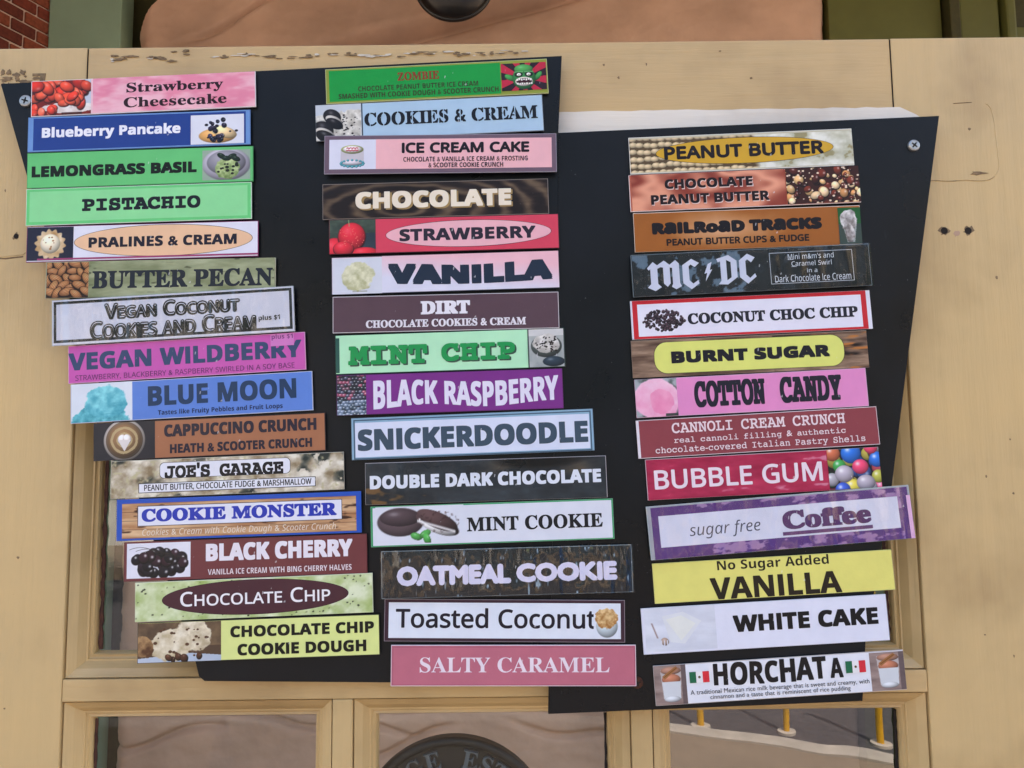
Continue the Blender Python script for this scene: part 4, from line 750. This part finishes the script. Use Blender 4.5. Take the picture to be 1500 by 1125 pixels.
facade('rendered_building', -4.0, 7.5, -26, -16, 9.0, simple('slate_render', '#55646e', .85, nscale=3), 'tall slate blue rendered building across the street', 5, 3)
facade('corner_building', 7.8, 22, -24, -15, 7.0, simple('cream_render', '#cdb894', .85, nscale=3), 'cream corner building across the street', 5, 2)

def tree(x, y, h, seed, label):
    rg = random.Random(seed); t = empty('street_tree', (x, y, 0)); tag(t, label, 'tree', 'street trees across the road')
    bm = bmesh.new()
    def limb(p, q, r0, r1):
        d = (q - p); L = d.length; m = Matrix.Translation((p + q) / 2) @ d.to_track_quat('Z', 'Y').to_matrix().to_4x4()
        bmesh.ops.create_cone(bm, cap_ends=True, segments=9, radius1=r0, radius2=r1, depth=L, matrix=m)
    fork = Vector((rg.uniform(-.2, .2), 0, h * .38)); limb(Vector((0, 0, -.17)), fork, .17, .11); tips = []
    for k in range(6):
        a = k * 1.05 + rg.uniform(-.3, .3); q = fork + Vector((math.cos(a) * h * .22, math.sin(a) * h * .22, h * rg.uniform(.22, .42))); limb(fork, q, .08, .03); tips.append(q)
        for j in range(3):
            q2 = q + Vector((rg.uniform(-1, 1) * h * .13, rg.uniform(-1, 1) * h * .13, rg.uniform(.0, .16) * h)); limb(q, q2, .03, .01); tips.append(q2)
    me = bpy.data.meshes.new('trunk'); bm.to_mesh(me); bm.free(); link('trunk', me, M['bark'], t)
    vs = []; fs = []
    for q in tips:
        for k in range(170):
            d = Vector((rg.gauss(0, 1), rg.gauss(0, 1), rg.gauss(0, .8))) * h * .055; c = q + d; s = rg.uniform(.05, .11)
            a = Vector((rg.uniform(-1, 1), rg.uniform(-1, 1), rg.uniform(-1, 1))).normalized(); b = a.orthogonal().normalized(); n = len(vs)
            vs += [c - a * s, c + b * s * .5, c + a * s, c - b * s * .5]; fs.append((n, n + 1, n + 2, n + 3))
    me = bpy.data.meshes.new('crown'); me.from_pydata(vs, [], fs); me.update(); link('crown', me, M['leaf'], t)
tree(-5.2, -8.2, 6.0, 3, 'leafy street tree with forked trunk before the pale stucco building')
tree(-2.3, -12.4, 7.0, 5, 'taller leafy street tree between the pale and slate buildings')
tree(9.0, -12.6, 6.5, 7, 'leafy street tree in front of the cream corner building')

def car(x, y):
    t = empty('parked_car', (x, y, -.15)); tag(t, 'blue parked car beside the bollards', 'car')
    prof = [(-2.1, .25), (2.1, .25), (2.15, .55), (2.0, .80), (1.2, .92), (.6, 1.38), (-.9, 1.42), (-1.6, .98), (-2.1, .9), (-2.18, .55)]
    b = prism('body', prof, -.85, .85, M['car'], t, .05)
    gl = prism('windows', [(1.05, .95), (.55, 1.32), (-.85, 1.36), (-1.4, .98)], -.862, .862, M['win_dark'], t)
    for sx in (-1.35, 1.3):
        for sy in (-.82, .82):
            bm = bmesh.new(); bmesh.ops.create_cone(bm, cap_ends=True, segments=24, radius1=.32, radius2=.32, depth=.2, matrix=Matrix.Translation((sx, sy, .32)) @ Matrix.Rotation(R(90), 4, 'X'))
            me = bpy.data.meshes.new('wheel'); bm.to_mesh(me); bm.free(); w = link('wheel', me, M['tyre'], t)
            bm = bmesh.new(); bmesh.ops.create_cone(bm, cap_ends=True, segments=20, radius1=.19, radius2=.19, depth=.22, matrix=Matrix.Translation((sx, sy, .32)) @ Matrix.Rotation(R(90), 4, 'X'))
            me = bpy.data.meshes.new('rim'); bm.to_mesh(me); bm.free(); link('rim', me, M['zinc'], w)
    for sx in (-2.16, 2.1):
        for sy in (-.6, .6): box('headlight' if sx > 0 else 'tail_light', sx - .03, sx + .06, sy - .16, sy + .16, .6, .74, M['stucco_pale'], t, .02)
car(5.3, -5.9)

# white turned post standing on the pavement: its image shows in the left pane
def lathe(name, prof, mat, parent, seg=28):
    vs = [(r * math.cos(k / seg * 6.28319), r * math.sin(k / seg * 6.28319), z) for r, z in prof for k in range(seg)]; fs = []
    for a in range(len(prof) - 1):
        for k in range(seg): fs.append((a * seg + k, a * seg + (k + 1) % seg, (a + 1) * seg + (k + 1) % seg, (a + 1) * seg + k))
    me = bpy.data.meshes.new(name); me.from_pydata(vs, [], fs); me.update(); return link(name, me, mat, parent)
wp = empty('turned_post', (-1.12, -2.45, 0)); tag(wp, 'white turned wooden post with a pointed finial on the pavement', 'post')
lathe('shaft', [(.05, 0), (.05, .1), (.032, .12), (.036, .3), (.032, .52), (.034, .53)], M['stucco_pale'], wp)
lathe('finial', [(.034, .53), (.045, .54), (.045, .555), (.02, .58), (.034, .62), (.028, .66), (.010, .71), (.001, .74)], M['stucco_pale'], wp)
# ------------------------------------------------------------------ the shop front behind the door
WY = 3.035
# plaster wall with rough relief, a deep groove and a rounded upper corner
def plaster():
    nx, nz = 260, 460; x0, x1, z0, z1 = -1.835, 1.57, 0.0, 4.15
    gx, gz = np.meshgrid(np.linspace(x0, x1, nx + 1), np.linspace(z0, z1, nz + 1))
    n = fbm(gx + 5, gz, 2.2, 3.5, 301, 5) * .03 + fbm(gx + 5, gz, 9, 16, 307, 3) * .012
    d = np.zeros_like(gx)
    t = (gz - 3.70) - (gx + .79) * .205 - .03 * np.sin(gx * 2.2)          # the groove
    g = np.exp(-(t / .034) ** 2) * (gx > -1.05)
    d -= .10 * g
    d += .05 / (1 + np.exp(-t / .012)) * (gx > -1.05) * np.clip((gx + 1.05) * 3, 0, 1)
    t2 = (gz - 3.60) - (gx - .55) * .27; d += .035 / (1 + np.exp(-t2 / .05)) * np.clip((gx - .2) * 2, 0, 1)
    for (sx, sz, l, s) in ((-1.6, .45, .3, .2), (-.8, .5, .35, -.1), (-.5, .42, .2, .3), (.3, .45, .3, -.15), (-1.2, .55, .2, -.3), (-1.2, .75, .5, .1), (-.9, 1.2, .4, -.2), (.1, .6, .5, .05), (-1.5, 1.5, .5, .15), (-1.3, 3.86, .25, .5), (.8, 1.3, .5, .1)):
        u = gx - sx; v = gz - sz - u * s - .02 * np.sin(u * 12); d -= .04 * np.exp(-(v / .014) ** 2) * np.exp(-(u / l) ** 4)
    gy = WY - n - d
    # soften the edges
    e = np.minimum(gx - x0, x1 - gx); gy = gy + .10 * np.clip(1 - e / .10, 0, 1) ** 2
    # rounded shoulder, upper left
    gx2 = np.where((gz > 3.72), np.maximum(gx, x0 + np.clip(gz - 3.80, 0, 1) * .9 * (gx < x0 + .5)), gx)
    gx2 = gx2 + .012 * (fbm(gz * 3, gz, 8, 1, 311, 3) - .5) * (e < .02)
    co = np.stack([gx2, gy, gz], -1).reshape(-1, 3); idx = np.arange((nx + 1) * (nz + 1)).reshape(nz + 1, nx + 1)
    f = np.stack([idx[:-1, :-1], idx[:-1, 1:], idx[1:, 1:], idx[1:, :-1]], -1).reshape(-1)
    me = np_mesh('plaster_wall', co, f, 4)
    me.polygons.foreach_set('use_smooth', np.ones(len(me.polygons), bool))
    o = link('plaster_wall', me, M['plaster']); tag(o, 'rough pink plaster wall with a slanting groove behind the top of the door', 'wall'); return o
plaster()
t = empty('shop_back_wall', (0, 3.3, 0)); tag(t, 'dark backing wall of the shop behind the plaster', 'wall')
box('wall_body', -2.6, 6, -.10, .3, 0, 5.6, M['olive_dark'], t)
gp = box('green_post', -2.237, -1.885, WY - .02, WY + .10, 0, 4.2, M['sage'], None, .006); tag(gp, 'wide sage green post between the bricks and the pink plaster', 'post')
t = empty('green_panelling', (1.6, WY, 0)); tag(t, 'dark olive green timber panelling right of the pink plaster', 'panelling')
box('panel', -.02, .535, .02, .12, 0, 4.2, M['olive'], t, .004)
box('moulding', .55, .60, -.03, .12, 0, 4.2, M['olive_dark'], t, .006)
box('moulding', .603, .80, -.012, .12, 0, 4.2, M['olive'], t, .012)
box('moulding', .82, .87, -.035, .12, 0, 4.2, M['olive'], t, .012)
box('panel', .873, 1.6, .03, .12, 0, 3.70, M['olive'], t, .004)
box('sill', .873, 1.6, -.0, .12, 3.703, 3.76, M['olive'], t, .01)
box('panel', .873, 1.6, .03, .12, 3.763, 4.2, M['olive_dark'], t, .004)
# brick return wall, every brick a piece of its own
bw = empty('brick_wall', (-2.243, WY, 0), (0, 0, math.atan2(1.0, .413))); tag(bw, 'red brick wall with pale mortar at the far left behind the door', 'wall')
box('mortar', -1.6, 0, 0.006, .2, 0, 4.2, M['mortar'], bw)
bmats = [simple('brick_face_%s' % nme, c, .85, nscale=60, var=.25, bstr=.6) for nme, c in (('red', '#7c3626'), ('brown', '#6a3024'), ('orange', '#8a4630'))]
BW, BH, MJ = .125, .052, .011; bme = []
for m_ in bmats:
    bm = bmesh.new(); box_bm(bm, 0, BW - MJ, -.004, .05, 0, BH - 0.0, .003); me = bpy.data.meshes.new('brick'); bm.to_mesh(me); bm.free(); me.materials.append(m_); bme.append(me)
rg = random.Random(4)
for r in range(14):
    for k in range(7):
        x = -(k + 1) * BW + (BW / 2 if r % 2 else 0)
        if x + BW > 0.07: continue
        o = bpy.data.objects.new('brick', bme[rg.randrange(3)]); C.objects.link(o); o.parent = bw; o.location = (x, rg.uniform(-.002, .002), 3.52 + r * (BH + MJ)); o.rotation_euler = (0, rg.uniform(-.008, .008), 0)
stuff = bmesh.new()
for r in range(55):
    for k in range(12):
        x = -(k + 1) * BW + (BW / 2 if r % 2 else 0)
        if x + BW < 0.07: box_bm(stuff, x, x + BW - MJ, -.004, .05, 3.50 - (r + 1) * (BH + MJ), 3.50 - (r + 1) * (BH + MJ) + BH)
me = bpy.data.meshes.new('brick_courses'); stuff.to_mesh(me); stuff.free(); tag(link('brick_courses', me, bmats[0], bw), kind='stuff')
# unseen roof over the pavement, added to shade the door from above
pr = empty('shade_roof', (0, 0, 4.3)); tag(pr, 'unseen tan boarded roof added over the pavement to shade the door', 'roof')
for k in range(24): box('shade_roof_board', -3.5 + k * .3, -3.5 + k * .3 + .292, -.70, 3.3, 0, .03, M['roof'], pr)
box('shade_roof_deck', -3.6, 3.8, -.75, 3.3, .035, .12, M['roof'], pr)
for x in (-3.3, 3.5): box('shade_roof_post', x - .06, x + .06, -.68, -.56, -4.3, -.003, M['rail'], pr)
# black round lamp hanging before the plaster
lm = empty('round_lamp', (-.238, WY - .35, 3.79)); tag(lm, 'round glossy black lamp hanging above the door', 'lamp')
bm = bmesh.new(); bmesh.ops.create_uvsphere(bm, u_segments=48, v_segments=24, radius=.172)
for v in bm.verts: v.co.y *= .5
me = bpy.data.meshes.new('lamp_bowl'); bm.to_mesh(me); bm.free()
for p in me.polygons: p.use_smooth = True
link('lamp_bowl', me, M['lamp_black'], lm)
def torus(name, R0, r, mat, parent, loc=(0, 0, 0), seg=64, rotx=90):
    vs = []; fs = []; m = 12
    for a in range(seg):
        for b in range(m):
            t = a / seg * 2 * math.pi; u = b / m * 2 * math.pi; q = R0 + r * math.cos(u); vs.append((q * math.cos(t) + loc[0], r * math.sin(u) + loc[1], q * math.sin(t) + loc[2]))
    for a in range(seg):
        for b in range(m): fs.append((a * m + b, a * m + (b + 1) % m, ((a + 1) % seg) * m + (b + 1) % m, ((a + 1) % seg) * m + b))
    me = bpy.data.meshes.new(name); me.from_pydata(vs, [], fs); me.update()
    for p in me.polygons: p.use_smooth = True
    return link(name, me, mat, parent)
torus('rim', .168, .012, M['lamp_black'], lm)
box('hanger', -.012, .012, -.012, .012, .15, .585, M['lamp_black'], lm)

# cast iron plaque standing behind the middle pane
pq = empty('iron_plaque', (-.0464, .0345, 1.4180)); tag(pq, 'round black cast iron plaque with raised letters behind the middle pane', 'plaque')
RP = .0735; bm = bmesh.new(); bmesh.ops.create_cone(bm, cap_ends=True, segments=96, radius1=RP, radius2=RP, depth=.01, matrix=Matrix.Rotation(R(90), 4, 'X'))
me = bpy.data.meshes.new('disc'); bm.to_mesh(me); bm.free(); link('disc', me, M['iron'], pq)
torus('outer_rim', RP - .002, .0035, M['iron'], pq, (0, -.006, 0), 96); torus('inner_rim', RP * .66, .0018, M['iron'], pq, (0, -.006, 0), 96)
for k, (ch, deg) in enumerate((('A', 133), ('G', 119), ('E', 105), ('E', 78), ('S', 66), ('T', 55))):
    gl = layout(ch, 'R')[0]; p = gl[0]; p = (p - (p.min(0) + p.max(0)) / 2) / (p[:, 1].max() - p[:, 1].min()) * .0125
    a = R(deg - 90); q = np.stack([p[:, 0] * math.cos(a) - p[:, 1] * math.sin(a), p[:, 0] * math.sin(a) + p[:, 1] * math.cos(a)], 1) + (RP * .81 * math.cos(R(deg)), RP * .81 * math.sin(R(deg)))
    n = len(q); vs = [(x, -.0085, z) for x, z in q] + [(x, -.004, z) for x, z in q]
    bm = bmesh.new(); bv = [bm.verts.new(v) for v in vs]
    for tr in gl[1]:
        try: bm.faces.new([bv[i] for i in tr])
        except ValueError: pass
    for e in [e for e in bm.edges if len(e.link_faces) == 1]:
        i0, i1 = bv.index(e.verts[0]), bv.index(e.verts[1])
        try: bm.faces.new((bv[i0], bv[i1], bv[i1 + n], bv[i0 + n]))
        except ValueError: pass
    me = bpy.data.meshes.new('raised_letter'); bm.to_mesh(me); bm.free(); link('raised_letter', me, simple('iron_letter_highlight', '#565f68', .5, .0) if k == 0 else bpy.data.materials['iron_letter_highlight'], pq)  # paler bluish iron: the highlight on the relief is put into the colour

# ------------------------------------------------------------------ the door
D = .040                                   # thickness
door = empty('old_door', (0, 0, 0)); tag(door, 'old cream painted glazed door carrying the black menu boards', 'door')
ZT, ZU, ZM0, ZM1, ZL = 2.0150, 1.925, 1.5445, 1.5292, .95
XL, XR = -.3220, .2925
def board(name, *a, mat=None, bev=.0012): return box(name, *a, M[mat], door, bev)
board('stile', -.462, XL - .0003, 0, D, .015, ZT, mat='stile'); board('stile', XR + .0003, .432, 0, D, .015, ZT, mat='stile')
board('top_rail', XL, XR, .0003, D, ZU, ZT - .0002, mat='rail')
board('middle_rail', XL, XR, .0004, D, ZM1, ZM0, mat='rail', bev=.0006)
board('lock_rail', XL, XR, .0003, D, ZL - .13, ZL, mat='rail'); board('bottom_rail', XL, XR, .0003, D, .015, .22, mat='rail')
MU = [(-.1300, -.1155), (.0815, .0965)]
for a, b in MU: board('muntin', a, b, .0002, D, ZL + .0003, ZM1 - .0002, mat='stile')
board('lower_panel', XL, XR, .018, .028, .2203, ZL - .1303, mat='rail', bev=.0005)
# mouldings round each opening: an ogee outside, a bead inside, mitred
PROF = [(0, .0050), (.0007, .0050), (.0009, .0022), (.0030, .0042), (.0060, .0066), (.0085, .0100), (.0100, .0118), (.0112, .0118), (.0116, .0132), (.0124, .0138), (.0142, .0132), (.0150, .0150), (.0156, .0200)]
def moulding(x0, x1, z0, z1, mat):
    for (ax, az, bx, bz, nx, nz) in ((x0, z0, x1, z0, 0, 1), (x1, z0, x1, z1, -1, 0), (x1, z1, x0, z1, 0, -1), (x0, z1, x0, z0, 1, 0)):
        dx, dz = (1 if bx > ax else -1 if bx < ax else 0), (1 if bz > az else -1 if bz < az else 0)
        vs = []; fs = []
        for k, (w, dp) in enumerate(PROF):
            vs.append((ax + nx * w + dx * w, dp, az + nz * w + dz * w)); vs.append((bx + nx * w - dx * w, dp, bz + nz * w - dz * w))
        for k in range(len(PROF) - 1): fs.append((2 * k, 2 * k + 1, 2 * k + 3, 2 * k + 2))
        me = bpy.data.meshes.new('moulding'); me.from_pydata(vs, [], fs); me.update()
        bm = bmesh.new(); bm.from_mesh(me); bm.normal_update()
        if sum(f.normal.y for f in bm.faces) > 0: bmesh.ops.reverse_faces(bm, faces=bm.faces)
        bm.to_mesh(me); bm.free(); link('moulding', me, M['rail'] if dx else M['stile'], door)
def pane(x0, x1, z0, z1, mat, putty=True):
    g = .0150
    box('pane', x0 + g - .002, x1 - g + .002, .0185, .0215, z0 + g - .002, z1 - g + .002, M[mat], door)
moulding(XL, XR, ZM0, ZU, None); pane(XL, XR, ZM0, ZU, 'glass_upper')
cells = [(XL, MU[0][0]), (MU[0][1], MU[1][0]), (MU[1][1], XR)]
for k, (a, b) in enumerate(cells):
    moulding(a, b, ZL, ZM1, None); pane(a, b, ZL, ZM1, 'glass_dark' if k == 2 else 'glass')
# brown putty line flaking at the edge of the glass
def ragged(name, x, z0, z1, w, mat, y, seed, horizontal=False):
    rg = random.Random(seed); n = int((z1 - z0) / .004); P_ = []
    for k in range(n + 1): P_.append((x - w * rg.uniform(.2, .6), z0 + (z1 - z0) * k / n))
    for k in range(n, -1, -1): P_.append((x + w * rg.uniform(.2, .6), z0 + (z1 - z0) * k / n))
    if horizontal: P_ = [(b, a) for a, b in P_][::-1]
    return prism(name, P_[::-1], y, y + .0015, M[mat], door)
ragged('putty_line', XL + .0172, ZM0 + .017, 1.75, .0030, 'putty', .0168, 1); ragged('putty_line', XR - .0172, ZM0 + .017, 1.78, .0026, 'putty', .0168, 2)
ragged('putty_line', XL + .0165, ZL + .02, ZM1 - .017, .0022, 'putty', .0168, 3); ragged('putty_line', XR - .0165, ZL + .02, ZM1 - .017, .0022, 'dark', .0168, 4)
ragged('putty_line', MU[1][0] - .0165, ZL + .02, ZM1 - .017, .0018, 'dark', .0168, 5)
# joints between rail and stiles
for x, w_ in ((XL - .0002, .00007), (XR + .0002, .00015)): box('joint_gap', x - w_, x + w_, -.00012, .002, ZU, ZT - .001, M['dark'], door)
# bare primer band where something used to sit
def patch(name, pts, y, mat, th=.0004): return prism(name, pts, y - th, y + .0001, M[mat], door)
def chipshape(cx, cz, rx, rz, seed, n=14):
    rg = random.Random(seed); return [(cx + rx * math.cos(t / n * 6.283) * rg.uniform(.45, 1.15), cz + rz * math.sin(t / n * 6.283) * rg.uniform(.4, 1.15)) for t in range(n)]
rg = random.Random(9); top = [(XR + .0045 - k * .0085, 1.9600 + rg.uniform(-.0005, .0005) - .0006 * k / 30) for k in range(32)]
patch('primer_patch', [(.03, 1.930), (.318, 1.930), (.316, 1.9490), (.309, 1.9540)] + top, -.0001, 'primer')
patch('primer_edge', [(XR - .262, 1.9594)] + [(XR - .262 + k * .0064, 1.9605 + rg.uniform(-.0006, .0008)) for k in range(42)][::1] + [(.300, 1.9600)], -.00045, 'chip') if 0 else None
seeds = 0
for (cx, cz, rx, rz, n_, mt) in (
        (-.3005, 2.0045, .004, .0014, 4, 'chip_white'), (-.295, 2.0060, .012, .0022, 5, 'chip'), (-.266, 2.0055, .009, .0024, 6, 'chip'), (-.272, 2.0052, .004, .0012, 4, 'chip_white'), (-.252, 2.010, .006, .002, 4, 'chip')):
    for k in range(n_):
        seeds += 1; rg = random.Random(seeds); patch('paint_chip', chipshape(cx + rg.uniform(-1, 1) * rx, cz + rg.uniform(-1, 1) * rz, rx * .45, rz * .45, seeds), -.0001 - .00004 * k, mt, .00025)
bm_w = []
for k in range(70):            # the long flaking line under the top edge
    rg = random.Random(100 + k); x = -.222 + .24 * (k / 70) + rg.uniform(-.003, .003)
    patch('paint_chip', chipshape(x, 2.0065 + rg.uniform(-.0016, .0014) + .001 * math.sin(k * .3), rg.uniform(.0012, .0050), rg.uniform(.0003, .0010), 100 + k, 10), -.0001 - .000012 * k, rg.choice(['chip', 'chip_white', 'chip_white', 'chip', 'rust' if 0 else 'chip']), .0002)
for k in range(16):            # worn corner at the left, above the board
    rg = random.Random(300 + k); patch('paint_chip', chipshape(-.387 + rg.uniform(0, .028), 1.985 + rg.uniform(0, .011), rg.uniform(.001, .006), rg.uniform(.0006, .003), 300 + k), -.0001 - .00002 * k, 'chip', .0002)
patch('old_paint_ridge', [(-.358, 1.985), (-.3545, 1.985), (-.3535, 1.9945), (-.3635, 1.9945), (-.3635, 1.9925), (-.3575, 1.9925)], -.0001, 'chip')
# ghost of a removed lock plate on the right: a rounded outline of ridged paint
def ridge(pts, w, mat, name='old_paint_ridge', y=-.0004):
    vs = []; fs = []; rg = random.Random(len(pts))
    for k, (x, z) in enumerate(pts):
        x2, z2 = pts[min(k + 1, len(pts) - 1)]; x1_, z1_ = pts[max(k - 1, 0)]; t = Vector((x2 - x1_, z2 - z1_)).normalized(); ww = w * rg.uniform(.5, 1.2)
        vs += [(x - t.y * ww, .0002, z + t.x * ww), (x, y, z), (x + t.y * ww, .0002, z - t.x * ww)]
    for k in range(len(pts) - 1): a = 3 * k; fs += [(a, a + 3, a + 4, a + 1), (a + 1, a + 4, a + 5, a + 2)]
    me = bpy.data.meshes.new(name); me.from_pydata(vs, [], fs); me.update(); return link(name, me, M[mat], door)
arc = [(.3145 + (k / 12) * .043, 1.9020 + .0003 * math.sin(k)) for k in range(13)] + [(.3575 + .012 * math.sin(R(a)), 1.9140 - .012 * math.cos(R(a))) for a in range(10, 91, 10)] + [(.3695 - .0006 * k / 3, 1.915 + k * .0047) for k in range(8)] + [(.3675 - .005 * (1 - math.cos(R(a))) , 1.950 + .012 * math.sin(R(a))) for a in range(10, 91, 16)] 
ridge(arc, .0009, 'stile'); ridge(arc[:13] + arc[13:17], .0004, 'chip', y=-.0006); ridge([(.338, 1.9625), (.352, 1.9632)], .0004, 'chip')
patch('paint_chip', chipshape(.353, 1.9075, .008, .0016, 77), -.0001, 'chip')
# old screw holes
def hole(x, z, r):
    me = bpy.data.meshes.new('screw_hole'); n = 16; vs = [(x, -.0002, z)] + [(x + r * math.cos(k / n * 6.283), -.0002, z + r * math.sin(k / n * 6.283)) for k in range(n)] ; me.from_pydata(vs, [], [(0, k + 1, (k + 1) % n + 1) for k in range(n)]); me.update(); link('screw_hole', me, M['dark'], door)
for x, z, r in ((.3249, 1.8636, .0026), (.3428, 1.8634, .0026), (-.3701, 1.8676, .0019)):
    patch('paint_chip', chipshape(x, z, r * 1.7, r * 1.7, int(x * 1e4)), -.00002, 'chip', .00012); hole(x, z, r)
patch('paint_chip', chipshape(.334, 1.861, .003, .003, 5), -.00002, 'plaster', .0001)
ridge([(-.44, 1.8520), (-.40, 1.8515), (-.3775, 1.852), (-.364, 1.8535), (-.3595, 1.858), (-.358, 1.875), (-.357, 1.90)], .0009, 'stile'); ridge([(-.39, 1.8515), (-.3775, 1.8505), (-.364, 1.852)], .0010, 'chip')
ridge([(-.3590, 1.87), (-.3570, 1.91)], .0004, 'chip')
for k in range(18):
    rg = random.Random(500 + k); x = rg.choice([rg.uniform(-.39, -.33), rg.uniform(.30, .40), rg.uniform(.0, .3)]); z = rg.uniform(1.5, 2.0) if abs(x) > .3 else rg.uniform(1.965, 2.01)
    patch('paint_chip', chipshape(x, z, rg.uniform(.0006, .0014), rg.uniform(.0006, .0016), 500 + k, 8), -.00002, 'chip', .0001)

# ------------------------------------------------------------------ the two black boards and their screws
bl = prism('black_menu_board', [(-.380, 1.9811), (-.3568, 1.9088), (-.2235, 1.5600), (-.2205, 1.5490), (-.2165, 1.5458), (.0470, 1.5409), (.0470, 1.9300), (.0366, 1.9386), (.0402, 1.9979)], -.012, -.006, M['board'], None, .0009)
tag(bl, 'left black board with slanting left edge carrying two columns of signs', 'board')
br = prism('black_menu_board', [(.0365, 1.9378), (.0225, 1.5212), (.2405, 1.5275), (.2448, 1.5680), (.2522, 1.5995), (.2695, 1.6770), (.2853, 1.7635), (.3198, 1.9475)], -.0128, -.0058, M['board'], None, .0009)
tag(br, 'right black board narrowing downwards carrying the third column of signs', 'board')
for b in (bl, br): b['group'] = 'black menu boards on the door'
for x0, x1, z0, z1 in ((-.34, -.30, 1.93, 1.96), (.20, .25, 1.90, 1.94), (.21, .23, 1.54, 1.56), (-.19, -.15, 1.60, 1.62), (.03, .035, 1.60, 1.9)):
    pass
tag(box('batten', -.30, .28, -.0056, -.0002, 1.72, 1.76, M['rail']), 'painted batten hidden between the black boards and the door', 'batten')
def screw(x, z, y, rot, mat, label, r=.0046):
    t = empty('screw', (x, y, z), (0, rot, 0)); tag(t, label, 'screw', 'cross head screws in the black boards')
    vs = [(0, -.0018, 0)]; fs = []; n = 28
    for ring, (rr, yy) in enumerate(((r * .75, -.0018), (r * .93, -.0014), (r, -.0006), (r, .0012))):
        for k in range(n): vs.append((rr * math.cos(k / n * 6.283), yy, rr * math.sin(k / n * 6.283)))
    for k in range(n): fs.append((0, 1 + k, 1 + (k + 1) % n))
    for q in range(3):
        for k in range(n): a = 1 + q * n; fs.append((a + k, a + n + k, a + n + (k + 1) % n, a + (k + 1) % n))
    me = bpy.data.meshes.new('screw_head'); me.from_pydata(vs, [], fs); me.update()
    bm = bmesh.new(); bm.from_mesh(me); bmesh.ops.recalc_face_normals(bm, faces=bm.faces); bm.to_mesh(me); bm.free(); link('screw_head', me, M[mat], t)
    a, b = r * .14, r * .55; pts = [(a, a), (b, a * .7), (b, -a * .7), (a, -a), (a * .7, -b), (-a * .7, -b), (-a, -a), (-b, -a * .7), (-b, a * .7), (-a, a), (-a * .7, b), (a * .7, b)]
    prism('cross_slot', pts[::-1], -.0019, -.0012, M['slot'], t)
screw(-.3596, 1.9667, -.0122, R(15), 'zinc', 'bright screw at the top left of the left black board'); screw(.2987, 1.9243, -.0130, R(40), 'zinc', 'bright screw at the top right of the right black board', .0044)
screw(.0845, 1.5420, -.0130, R(70), 'rust', 'rusty screw beside the pink Salty Caramel sign', .0040)
for sx, sz in ((-.35, 1.94), (.28, 1.90)): pass

for i, S in enumerate(STRIPS): build_strip(i, S)
